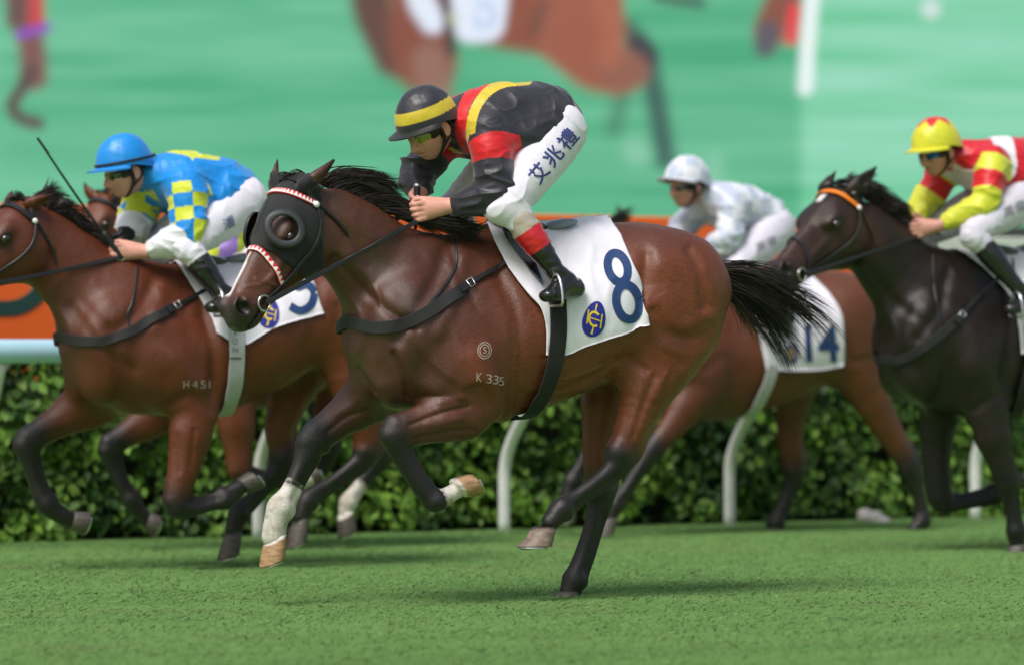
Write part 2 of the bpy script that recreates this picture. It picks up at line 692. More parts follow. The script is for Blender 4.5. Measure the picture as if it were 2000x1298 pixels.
def decal_text(name, caster, body, corners, mt, parent, off=0.003, bold=0.0):
    """Lettering laid on a body; corners: pixel of bottom-left, bottom-right, top-left of the word."""
    V, F = text_mesh2d(body, bold)
    a, b, c = [np.array(x, float) for x in corners]
    P = a + V[:, :1] * (b - a) + V[:, 1:2] * (c - a)
    W = np.array([caster.hit(u, v, off)[0] for u, v in P])
    return mesh_obj(name, W, F, mt, parent)


def decal_band(name, caster, path, width, mt, parent, off=0.003, n=60, m=4, closed=False, thick=0.0):
    """A flat painted or sewn-on stroke (m cells wide) along a pixel path, width in pixels (one or per point)."""
    P = np.asarray(path, float)
    if closed:
        P = np.vstack([P[-1:], P, P[:2]])
        k = len(path)
        C = catmull(P, (k + 2) * (n // k) + 1)
        C = C[n // k: n // k + k * (n // k)]
    else:
        C = catmull(P, n)
    N = len(C)
    tg = (np.roll(C, -1, 0) - np.roll(C, 1, 0)) if closed else np.gradient(C, axis=0)
    tg /= np.maximum(np.linalg.norm(tg, axis=1), 1e-9)[:, None]
    nr = np.stack([-tg[:, 1], tg[:, 0]], 1)
    wd = np.interp(np.linspace(0, 1, N), np.linspace(0, 1, np.size(width)), np.atleast_1d(width))
    V = []
    for i in range(N):
        for j in range(m + 1):
            q = C[i] + nr[i] * wd[i] * (j / m - 0.5)
            V.append(caster.hit(q[0], q[1], off)[0])
    F = []
    for i in range(N if closed else N - 1):
        i2 = (i + 1) % N
        for j in range(m):
            F.append((i * (m + 1) + j, i2 * (m + 1) + j, i2 * (m + 1) + j + 1, i * (m + 1) + j + 1))
    return mesh_obj(name, V, F, mt, parent)


def decal_disc(name, caster, c, rx, ry, ang, mt, parent, off=0.003, shape=None, rings=6, seg=36):
    ca, sa = math.cos(ang), math.sin(ang)
    V = [caster.hit(c[0], c[1], off)[0]]
    for k in range(1, rings + 1):
        for i in range(seg):
            a = 2 * math.pi * i / seg
            x, y = math.cos(a) * rx * k / rings, math.sin(a) * ry * k / rings
            if shape:
                x, y = shape(x, y)
            V.append(caster.hit(c[0] + x * ca - y * sa, c[1] + x * sa + y * ca, off)[0])
    F = [(0, 1 + i, 1 + (i + 1) % seg) for i in range(seg)]
    for k in range(1, rings):
        for i in range(seg):
            j = (i + 1) % seg
            b0, b1 = 1 + (k - 1) * seg, 1 + k * seg
            F.append((b0 + i, b1 + i, b1 + j, b0 + j))
    return mesh_obj(name, V, F, mt, parent)


def patch(name, caster, top, bottom, mt, parent, nu=40, nv=30, off=0.008, wave=0.0, thick=0.006, seed=0, mirror=True):
    """A cloth laid on a body between two pixel curves (both run the same way); the far side mirrors the near one."""
    T, B = catmull(top, nu), catmull(bottom, nu)
    P = np.zeros((nu, nv, 3))
    N = np.zeros((nu, nv, 3))
    for i in range(nu):
        for j in range(nv):
            f = j / (nv - 1)
            q = T[i] * (1 - f) + B[i] * f
            P[i, j], N[i, j] = caster.hit(q[0], q[1], off)
    for _ in range(3):
        for A in (P, N):
            A[1:-1, 1:-1] = (A[1:-1, 1:-1] * 2 + A[:-2, 1:-1] + A[2:, 1:-1] + A[1:-1, :-2] + A[1:-1, 2:]) / 6
    N /= np.linalg.norm(N, axis=2)[:, :, None]
    if wave:
        f = np.linspace(0, 1, nv)[None, :]
        w = vnoise(P.reshape(-1, 3) * np.array([14, 8, 3.5]), 1.0, seed).reshape(nu, nv) * wave * (0.35 + 0.65 * f)
        P = P + N * (np.abs(w) + wave * 0.2 * f)[:, :, None]
    return P, N


def grid_faces(nu, nv, base=0, flip=False):
    i, j = np.meshgrid(np.arange(nu - 1), np.arange(nv - 1), indexing='ij')
    a = (i * nv + j).ravel() + base
    q = np.stack([a, a + nv, a + nv + 1, a + 1], 1)
    return q[:, ::-1] if flip else q

# ------------------------------------------------------------------ the setting
RA = math.radians(29)                       # direction of the running rail
RD = np.array([math.cos(RA), math.sin(RA), 0])
RN = np.array([-math.sin(RA), math.cos(RA), 0])       # away from the track
R0 = np.array([-0.04, 20.6, 0])


def rail_pt(a, b, z):
    return R0 + RD * a + RN * b + np.array([0, 0, z])


def turf_material():
    m = bpy.data.materials.new("turf")
    m.use_nodes = True
    nt = m.node_tree
    p = nt.nodes["Principled BSDF"]
    p.inputs["Roughness"].default_value = 0.9
    p.inputs["Specular IOR Level"].default_value = 0.15
    tc = nt.nodes.new("ShaderNodeTexCoord")
    n1 = nt.nodes.new("ShaderNodeTexNoise")
    n1.inputs["Scale"].default_value = 1.6
    n1.inputs["Detail"].default_value = 6
    n2 = nt.nodes.new("ShaderNodeTexNoise")
    n2.inputs["Scale"].default_value = 45
    n2.inputs["Detail"].default_value = 4
    mp = nt.nodes.new("ShaderNodeMapping")
    mp.inputs["Rotation"].default_value = (0, 0, -RA)
    mp.inputs["Scale"].default_value = (0.22, 1, 1)
    nt.links.new(tc.outputs["Object"], mp.inputs["Vector"])
    for n in (n1, n2):
        nt.links.new(mp.outputs[0], n.inputs["Vector"])
    r = nt.nodes.new("ShaderNodeValToRGB")
    r.color_ramp.elements[0].position = 0.3
    r.color_ramp.elements[0].color = (0.150, 0.290, 0.086, 1)
    r.color_ramp.elements[1].position = 0.72
    r.color_ramp.elements[1].color = (0.205, 0.362, 0.115, 1)
    mx = nt.nodes.new("ShaderNodeMath")
    mx.operation = 'MULTIPLY_ADD'
    mx.inputs[1].default_value = 0.45
    nt.links.new(n2.outputs["Fac"], mx.inputs[0])
    m2 = nt.nodes.new("ShaderNodeMath")
    m2.operation = 'MULTIPLY'
    m2.inputs[1].default_value = 0.55
    nt.links.new(n1.outputs["Fac"], m2.inputs[0])
    nt.links.new(m2.outputs[0], mx.inputs[2])
    nt.links.new(mx.outputs[0], r.inputs["Fac"])
    nt.links.new(r.outputs[0], p.inputs["Base Color"])
    return m


def build_setting():
    r = np.random.default_rng(21)
    # ground: one sheet to the horizon
    xs = np.array([-300, -40, 40, 300.0])
    ys = np.array([-60, 4, 60, 400.0])
    V = [(x, y, 0) for x in xs for y in ys]
    g = mesh_obj('ground', V, grid_faces(4, 4), turf_material(), smooth=False)
    tag(g, kind='structure')
    # mown grass: blades where the camera can see the turf
    n = 240000
    Y = 11.6 + (r.random(n) ** 1.15) * 12.6
    X = (r.random(n) - 0.5) * 2 * (0.155 * Y + 0.15)
    b = np.stack([X, Y, np.zeros(n)], 1)
    side = (b - R0) @ RN
    b = b[side < 0.35]
    n = len(b)
    bs = np.stack([(b @ RD) * 0.25, b @ RN, 0 * b[:, 0]], 1)
    patchy = vnoise(bs, 2.2, 3) * 0.5 + vnoise(bs, 9.0, 5) * 0.5
    hgt = r.uniform(0.004, 0.010, n) * (1 + 0.35 * patchy)
    wd = r.uniform(0.0022, 0.0045, n)
    a = r.uniform(-0.9, 0.9, n)
    lean = r.normal(0, 0.008, (n, 2)) + RD[:2] * r.normal(0.018, 0.012, (n, 1))
    dx = np.stack([np.cos(a), np.sin(a), 0 * a], 1) * wd[:, None]
    mid = b + np.column_stack([lean, hgt])
    tip = b + np.column_stack([lean, hgt])
    V = np.stack([b - dx, b + dx, mid + dx * 0.7, mid - dx * 0.7, tip], 1).reshape(-1, 3)
    k = np.arange(n)[:, None] * 5
    F4 = k + np.array([[0, 1, 2, 3]])
    F3 = k + np.array([[3, 2, 4, 4]])
    tone = np.clip(0.5 + 0.6 * patchy + r.normal(0, 0.05, n), 0, 1)[:, None]
    col = np.array((0.138, 0.275, 0.080)) * (1 - tone) + np.array((0.205, 0.365, 0.115)) * tone
    worn = np.clip(vnoise(b, 2.3, 11) * 1.6 - 0.75, 0, 1)[:, None] * 0.6
    col = col * (1 - worn) + np.array((0.20, 0.19, 0.10)) * worn
    dry = r.random(n) < 0.03
    col[dry] = (0.24, 0.27, 0.11)
    col = np.repeat(col, 5, 0)
    F = np.vstack([F4])
    o = mesh_obj('grass', V, F4, M_GRASS, smooth=True, colors=col)
    nv_ = np.zeros((len(V), 3))
    nv_[:, :2] = np.repeat(r.normal(0, 0.06, (n, 2)), 5, 0)
    nv_[:, 1] -= 0.12
    nv_[:, 2] = 1
    nv_ /= np.linalg.norm(nv_, axis=1)[:, None]
    o.data.normals_split_custom_set_from_vertices(nv_.tolist())
    tag(o, 'short green mown grass of the race track', 'grass', kind='stuff')
    # hedge behind the rail
    hz = empty('hedge', Matrix.Translation(Vector(R0)) @ Matrix.Rotation(RA, 4, 'Z'))
    tag(hz, 'dense leafy green hedge running along behind the white rail', 'hedge')
    L0, L1, B0, B1, HT = -7.5, 9.0, 0.30, 1.05, 0.93
    A, Bn = 120, 14
    V, F = [], []
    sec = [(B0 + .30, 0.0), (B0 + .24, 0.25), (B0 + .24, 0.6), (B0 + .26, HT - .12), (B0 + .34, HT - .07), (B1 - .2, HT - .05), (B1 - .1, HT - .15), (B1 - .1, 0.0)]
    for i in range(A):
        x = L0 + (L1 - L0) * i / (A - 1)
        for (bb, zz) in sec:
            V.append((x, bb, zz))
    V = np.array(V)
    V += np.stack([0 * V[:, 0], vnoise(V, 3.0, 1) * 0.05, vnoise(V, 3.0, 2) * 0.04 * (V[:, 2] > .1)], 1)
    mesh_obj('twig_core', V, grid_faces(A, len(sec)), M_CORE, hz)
    n = 33000
    x = r.uniform(L0, L1, n)
    zz = r.random(n) ** 0.9 * (HT + 0.03) + 0.02
    bb = B0 + 0.08 + np.abs(r.normal(0, 0.07, n)) - 0.04
    P = np.stack([x, bb, zz], 1)
    P[:, 1] += vnoise(P, 3.2, 4) * 0.08 - np.abs(vnoise(P, 7.0, 9)) * 0.05
    top = r.random(n) < 0.22
    P[top, 1] = r.uniform(B0 + 0.05, B1, top.sum())
    P[top, 2] = HT + r.normal(0.0, 0.035, top.sum())
    P[:, 2] = np.maximum(P[:, 2] + vnoise(P, 2.2, 6) * 0.03, 0.03)
    hole = vnoise(P * np.array([1, 0.3, 1]), 6.5, 12)
    P = P[(hole > -0.62) | top]
    n = len(P)
    tone = np.clip(0.40 + 0.50 * vnoise(P, 4.0, 7) + r.normal(0, 0.25, n), 0, 1)
    # leaf blade: 6 points, folded along the midrib
    leaf = np.array([(0, -1, 0), (0.62, -0.25, 0.16), (0.45, 0.45, 0.12), (0, 1.0, -0.10), (-0.45, 0.45, 0.12), (-0.62, -0.25, 0.16), (0, 0.1, 0)])
    lf = [(0, 1, 6), (1, 2, 6), (2, 3, 6), (3, 4, 6), (4, 5, 6), (5, 0, 6)]
    near = np.argsort(P[:, 1] - 0.05 * r.random(n) + np.where(np.abs(x[:0].sum() + P[:, 0] - 0.5) < 4.2, 0, 5) + np.where(P[:, 2] < 0.12, 1, 0))
    ids = near[:300]
    rest = np.setdiff1d(np.arange(n), ids)
    sz = r.uniform(0.021, 0.045, n)

    def rot(i):
        nrm = np.array([r.normal(0, 0.5), -1.0 if P[i, 2] < HT - 0.03 else -0.3, 0.55 + r.normal(0, 0.45)])
        nrm /= np.linalg.norm(nrm)
        t = np.array([r.normal(0, 0.6), 0, -1 + r.normal(0, 0.5)])
        t -= nrm * (t @ nrm)
        t /= np.linalg.norm(t)
        return np.stack([np.cross(t, nrm), t, nrm])
    Vs, Fs, Cs = [], [], []
    ca, cb = np.array((0.016, 0.048, 0.010)), np.array((0.15, 0.29, 0.038))
    base = 0
    for i in rest:
        Vs.append(P[i] + (leaf * sz[i]) @ rot(i))
        Fs.append(np.array(lf) + base)
        base += 7
        Cs.append(np.tile(ca * (1 - tone[i]) + cb * tone[i], (7, 1)))
    o = mesh_obj('foliage', np.vstack(Vs), np.vstack(Fs), M_LEAF, hz, colors=np.vstack(Cs))
    tag(o, kind='stuff')
    shared = []
    for q in range(6):
        c = ca * (1 - q / 5) + cb * (q / 5)
        o = mesh_obj('leaf', leaf, np.array(lf), M_LEAF, hz, colors=np.tile(c, (7, 1)))
        shared.append(o.data)
        bpy.data.objects.remove(o)
    for i in ids:
        o = bpy.data.objects.new('leaf', shared[int(round(tone[i] * 5))])
        coll.objects.link(o)
        o.parent = hz
        R = rot(i)
        o.matrix_local = Matrix.Translation(Vector(P[i])) @ Matrix(R.T.tolist()).to_4x4() @ Matrix.Scale(sz[i], 4)
    # running rail with goose-neck posts
    rr = empty('running_rail', Matrix.Translation(Vector(R0)) @ Matrix.Rotation(RA, 4, 'Z'))
    tag(rr, 'white running rail on curved goose-neck posts along the track', 'rail')
    a = np.arange(20) * 2 * np.pi / 20
    prof = np.stack([-0.44 + 0.050 * np.cos(a), 1.015 + 0.060 * np.sin(a)], 1)
    V = np.array([(x, p[0], p[1]) for x in np.linspace(-7.5, 9, 34) for p in prof])
    F = []
    for i in range(33):
        for j in range(20):
            F.append((i * 20 + j, i * 20 + (j + 1) % 20, (i + 1) * 20 + (j + 1) % 20, (i + 1) * 20 + j))
    mesh_obj('rail_tube', V, F, M_RAILBLUE, rr)
    post = np.array([(0, 0, 0.0), (0, 0, 0.20), (0, -0.004, 0.36), (0, -0.05, 0.47), (0, -0.13, 0.57), (0, -0.22, 0.66), (0, -0.32, 0.79), (0, -0.42, 0.96)])
    pc = catmull(post, 22)
    proto = None
    for u in (-56, 505, 985, 1425, 1905, 2390, -460):
        d = (u - 1000.0) / FPX
        k = (R0[0] * RN[0] + R0[1] * RN[1]) / (d * RN[0] + RN[1])
        x = (np.array([d * k, k, 0]) - R0) @ RD
        if proto is None:
            proto = tubes('post', pc, 0.034, M_POST, rr, sides=14)
            o = proto
        else:
            o = proto.copy()
            coll.objects.link(o)
        o.location = (x, 0, 0)
    # advertising board behind the hedge
    bd = empty('advertising_board', Matrix.Translation(Vector(R0)) @ Matrix.Rotation(RA, 4, 'Z'))
    tag(bd, 'long orange advertising board behind the hedge and rail', 'board')
    xe = ((np.array([529 / FPX * 24.2, 24.2, 0])) - R0) @ RD
    box_mesh('panel', (-8.5, 1.45, 0.70), (xe, 1.53, 1.845), M_ORANGE, bd, bevel=0.01)
    box_mesh('end_panel', (xe + 0.004, 1.45, 0.70), (9.0, 1.53, 1.76), M_CREAM, bd, bevel=0.01)
    for i in range(9):
        box_mesh('support_leg', (-8.2 + i * 2.1, 1.56, 0.0), (-8.14 + i * 2.1, 1.62, 1.5), M_POST, bd)
    # dark green letter on the board, seen past the left horse
    def on_board(u, v):
        d = np.array([(u - 1000) / FPX, 1.0, (HOR - v) / FPX])
        k = (R0 @ RN + 1.445) / (d @ RN)
        p = d * k + np.array([0, 0, CAMH]) - R0
        return np.array([p @ RD, 1.447, p[2]])
    P = np.array([on_board(*q) for q in catmull([(92, 470), (90, 530), (76, 572), (44, 597), (4, 603), (-40, 596)], 30)])
    strip('letter', P, np.tile([0, -1.0, 0], (30, 1)), np.linspace(0.10, 0.085, 30), M_DKGREEN, bd, thick=0.003)
    # the big video screen
    build_screen(r)
    # pale stone at the foot of the hedge
    st = SDF((-0.25, -0.2, -0.1), (0.25, 0.2, 0.25), 0.008)
    st.ell((0.0, 0, 0.03), (0.11, 0.08, 0.075), k=0.02)
    st.ell((-0.05, 0.01, 0.075), (0.06, 0.05, 0.04), k=0.02)
    st.ell((0.08, -0.01, 0.01), (0.09, 0.07, 0.035), k=0.02)
    V, Q = st.mesh(2)
    N = normals(V, Q)
    V += N * (vnoise(V, 30, 3) * 0.008)[:, None]
    p = rail_pt(((np.array([668 / FPX * 22.1, 22.1, 0])) - R0) @ RD, 0.12, 0)
    o = mesh_obj('stone', V, Q, M_STONE)
    o.location = p
    o.scale = (0.75, 0.75, 0.7)
    tag(o, 'pale grey stone lying at the foot of the hedge', 'stone')


def build_screen(r):
    D = 40.0
    nu, nv = 420, 170
    us = np.linspace(-500, 2500, nu)
    vs = np.linspace(440, -700, nv)
    Ug, Vg = np.meshgrid(us, vs, indexing='ij')
    P2 = np.stack([Ug.ravel(), Vg.ravel()], 1)
    n = len(P2)
    base = np.tile(srgb(84, 190, 142), (n, 1))
    Z = np.zeros(n)
    streak = 0.55 * vnoise(np.stack([P2[:, 0] / 260, P2[:, 1] / 26, Z], 1), 1, 2) + 0.45 * vnoise(np.stack([P2[:, 0] / 420, P2[:, 1] / 60, Z], 1), 1, 5)
    fine = vnoise(np.stack([P2[:, 0] / 110, P2[:, 1] / 10, Z], 1), 1, 8)
    w = np.clip(0.5 + 0.8 * streak + 0.25 * fine, 0, 1)[:, None]
    col = srgb(74, 168, 124) * (1 - w) + srgb(112, 192, 154) * w
    rt = smooth01(P2[:, 0], 1548, 1582)[:, None]
    rcol = srgb(104, 196, 148) * (1 - w) + srgb(150, 216, 188) * w
    col = col * (1 - rt) + rcol * rt
    lt = smooth01(-P2[:, 0], -60, 100)[:, None] * 0.35
    col = col * (1 - lt) + srgb(130, 215, 170) * lt

    def brush(line, wid, c, soft=14, amt=1.0):
        nonlocal col
        line = np.array(line, float)
        L = catmull(line, max(2, 6 * (len(line) - 1) + 1)) if len(line) > 1 else line
        if len(line) == 1:
            d = np.linalg.norm(P2 - line[0], axis=1)
        else:
            d = seg_dist(P2, L)
        soft *= 1.1
        k = smooth01(-d, -wid - soft, -wid + soft)[:, None] * amt
        col = col * (1 - k) + srgb(*c) * k

    brush([(1215, 190), (1200, 250)], 14, (70, 110, 95), 20, 0.7)
    brush([(1225, 60), (1262, 110), (1282, 200), (1300, 310)], 20, (58, 84, 84), 16, 0.9)
    brush([(1262, 110), (1245, 90)], 22, (66, 66, 76), 14)
    brush([(700, -160), (720, -60), (730, 20), (770, 110)], 40, (100, 72, 66), 16)
    brush([(800, -100), (820, 0), (820, 60), (830, 120)], 62, (136, 80, 66), 18)
    brush([(838, 120), (852, 200), (856, 240)], 34, (150, 112, 100), 18, 0.9)
    brush([(880, -40), (960, 0), (1060, 20), (1120, 10)], 86, (142, 82, 66), 16)
    brush([(1130, -120), (1130, 0), (1130, 60)], 84, (158, 94, 76), 16)
    brush([(1130, 80), (1150, 125), (1200, 140)], 46, (156, 92, 72), 16)
    brush([(1200, 130), (1232, 140)], 36, (146, 96, 82), 16)
    brush([(1180, 0), (1198, 60), (1190, 110)], 24, (176, 104, 80), 18, 0.7)
    brush([(1060, 10), (1045, 60)], 10, (78, 68, 66), 16, 0.6)
    brush([(815, -60), (822, 0), (846, 40)], 26, (226, 234, 250), 12)
    brush([(905, -90), (918, 0), (922, 44)], 40, (226, 234, 250), 10)
    brush([(960, -60), (956, 0), (950, 46)], 36, (226, 234, 250), 10)
    brush([(862, -60), (872, 20), (882, 100)], 9, (70, 62, 66), 10)
    brush([(935, 8), (958, 14), (962, 44), (938, 52), (930, 34)], 4, (150, 186, 226), 9, 0.8)
    brush([(886, 36)], 12, (200, 206, 170), 10, 0.7)
    brush([(1285, -6), (1330, 2), (1368, 6)], 9, (60, 66, 70), 12, 0.9)
    brush([(20, -60), (45, 20), (62, 90), (66, 150)], 26, (128, 88, 84), 14)
    brush([(40, -20), (28, 40)], 16, (106, 80, 80), 14)
    brush([(70, -40), (72, 45)], 15, (206, 66, 72), 9, 0.9)
    brush([(38, 68), (92, 54)], 9, (142, 84, 196), 7, 0.9)
    brush([(60, 140), (40, 178), (24, 205), (38, 230), (74, 242)], 12, (92, 76, 76), 10)
    brush([(1545, -30), (1520, 20), (1505, 60)], 32, (138, 84, 72), 14)
    brush([(1500, 62), (1494, 92)], 20, (94, 92, 102), 12)
    brush([(1552, 20), (1546, 76)], 13, (226, 70, 78), 8)
    brush([(1590, -40), (1580, 60), (1573, 172)], 15, (232, 244, 242), 7)
    brush([(1818, 18)], 18, (214, 228, 226), 12, 0.9)
    brush([(1400, 640), (1395, 318)], 10, (168, 216, 196), 24, 0.5)
    brush([(1245, 300), (1240, 290)], 22, (150, 205, 180), 20, 0.6)
    X = (P2[:, 0] - 1000) / FPX * D
    Zz = CAMH + (HOR - P2[:, 1]) / FPX * D
    sc = empty('video_screen', Matrix.Translation(Vector((0, D, 0))))
    tag(sc, 'giant video screen showing the race on green turf behind the track', 'screen')
    V = np.stack([X, 0 * X, Zz], 1)
    mesh_obj('display', V, grid_faces(nu, nv), M_SCREEN, sc, smooth=False, colors=col)
    x0, x1, z0, z1 = X.min(), X.max(), Zz.min(), Zz.max()
    box_mesh('casing', (x0 - .1, 0.06, z0 - .1), (x1 + .1, 0.7, z1 + .1), M_DARKMETAL, sc)
    for (a, b) in (((x0 - .2, -0.03, z0 - .2), (x1 + .2, 0.059, z0 - .002)), ((x0 - .2, -0.03, z1 + .002), (x1 + .2, 0.059, z1 + .2)), ((x0 - .2, -0.03, z0), (x0 - .002, 0.059, z1)), ((x1 + .002, -0.03, z0), (x1 + .2, 0.059, z1))):
        box_mesh('bezel', a, b, M_DARKMETAL, sc)
    for i in range(6):
        x = x0 + (x1 - x0) * (i + 0.5) / 6
        box_mesh('support_leg', (x - .2, 0.15, 0), (x + .2, 0.55, z0 - .1), M_DARKMETAL, sc)


M_GRASS = mat('grass_blades', attr=True, rough=0.7, spec=0.25)
_nt = M_GRASS.node_tree                       # thin blades let light through
_tr = _nt.nodes.new("ShaderNodeBsdfTranslucent")
_at = _nt.nodes.new("ShaderNodeAttribute")
_at.attribute_name = "Col"
_mx = _nt.nodes.new("ShaderNodeMixShader")
_mx.inputs[0].default_value = 0.40
_nt.links.new(_at.outputs["Color"], _tr.inputs["Color"])
_nt.links.new(_nt.nodes["Principled BSDF"].outputs[0], _mx.inputs[1])
_nt.links.new(_tr.outputs[0], _mx.inputs[2])
_nt.links.new(_mx.outputs[0], _nt.nodes["Material Output"].inputs["Surface"])
M_LEAF = mat('hedge_leaf', attr=True, rough=0.55, spec=0.22, noise=0.12, nscale=30)
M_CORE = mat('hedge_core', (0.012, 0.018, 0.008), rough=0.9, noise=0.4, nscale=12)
M_POST = mat('white_post', (0.74, 0.75, 0.74), rough=0.5, noise=0.06, nscale=8)
M_RAILBLUE = mat('pale_blue_rail', (0.42, 0.66, 0.80), rough=0.35, noise=0.03, nscale=5)
M_ORANGE = mat('orange_panel', (0.86, 0.135, 0.018), rough=0.45, noise=0.03, nscale=3)
M_CREAM = mat('cream_panel', (0.62, 0.66, 0.58), rough=0.5, noise=0.05, nscale=4)
M_DKGREEN = mat('dark_green_letter', (0.012, 0.055, 0.045), rough=0.5, noise=0.05, nscale=10)
M_DARKMETAL = mat('dark_metal', (0.03, 0.03, 0.032), rough=0.6, noise=0.1, nscale=4)
M_STONE = mat('pale_stone', (0.33, 0.32, 0.31), rough=0.9, noise=0.2, nscale=14, bump=0.4, bscale=40)
M_SCREEN = mat('lit_display', attr=True, rough=0.5, spec=0.1, emit=0.515)
M_SCREEN.node_tree.nodes["Principled BSDF"].inputs["Base Color"].default_value = (0.01, 0.01, 0.01, 1)
for l in list(M_SCREEN.node_tree.links):
    if l.to_socket.name == "Base Color":
        M_SCREEN.node_tree.links.remove(l)
build_setting()

# ------------------------------------------------------------------ horses
def head_frame(fr, hd):
    P0 = fr.un(*hd['poll'])
    P1 = fr.un(*hd['muzzle'])
    A = P1 - P0
    ln = np.linalg.norm(A)
    A = A / ln
    roll = hd.get('roll', 0.0)
    S = np.cross([0, 0, 1.0], A)
    S /= np.linalg.norm(S)
    N = np.cross(A, S)
    S, N = S * math.cos(roll) + N * math.sin(roll), N * math.cos(roll) - S * math.sin(roll)
    return P0, np.array([A, S, N]), ln


HEAD_PROF = np.array([
    # x (of length), top, bottom, half width, pinch  (in units of the head length)
    (-0.06, -0.02, -0.16, 0.075, 0.2), (0.0, 0.005, -0.25, 0.105, 0.2), (0.08, 0.022, -0.35, 0.138, 0.15), (0.17, 0.034, -0.415, 0.162, 0.05),
    (0.26, 0.034, -0.44, 0.166, 0.10), (0.34, 0.024, -0.415, 0.142, 0.2), (0.44, 0.010, -0.350, 0.114, 0.3), (0.54, 0.004, -0.300, 0.098, 0.36),
    (0.66, 0.002, -0.252, 0.086, 0.36), (0.76, -0.002, -0.226, 0.083, 0.30), (0.86, -0.008, -0.214, 0.087, 0.22), (0.93, -0.024, -0.202, 0.083, 0.1),
    (0.98, -0.052, -0.180, 0.068, 0.0), (1.005, -0.085, -0.150, 0.032, 0.0)])


def head_px(fr, P0, M, HL, wf, df, px, y):
    """Head-local (x, n) of the point that photo pixel px shows on the plane at side offset y (head lengths)."""
    cam0 = fr.cam_dir()
    d = fr.un(px[0], px[1], 0.0) - cam0
    q0 = P0 + M[1] * y * HL * wf
    k = ((q0 - cam0) @ M[1]) / (d @ M[1])
    p = cam0 + d * k - P0
    return (p @ M[0]) / HL, (p @ M[2]) / HL / df


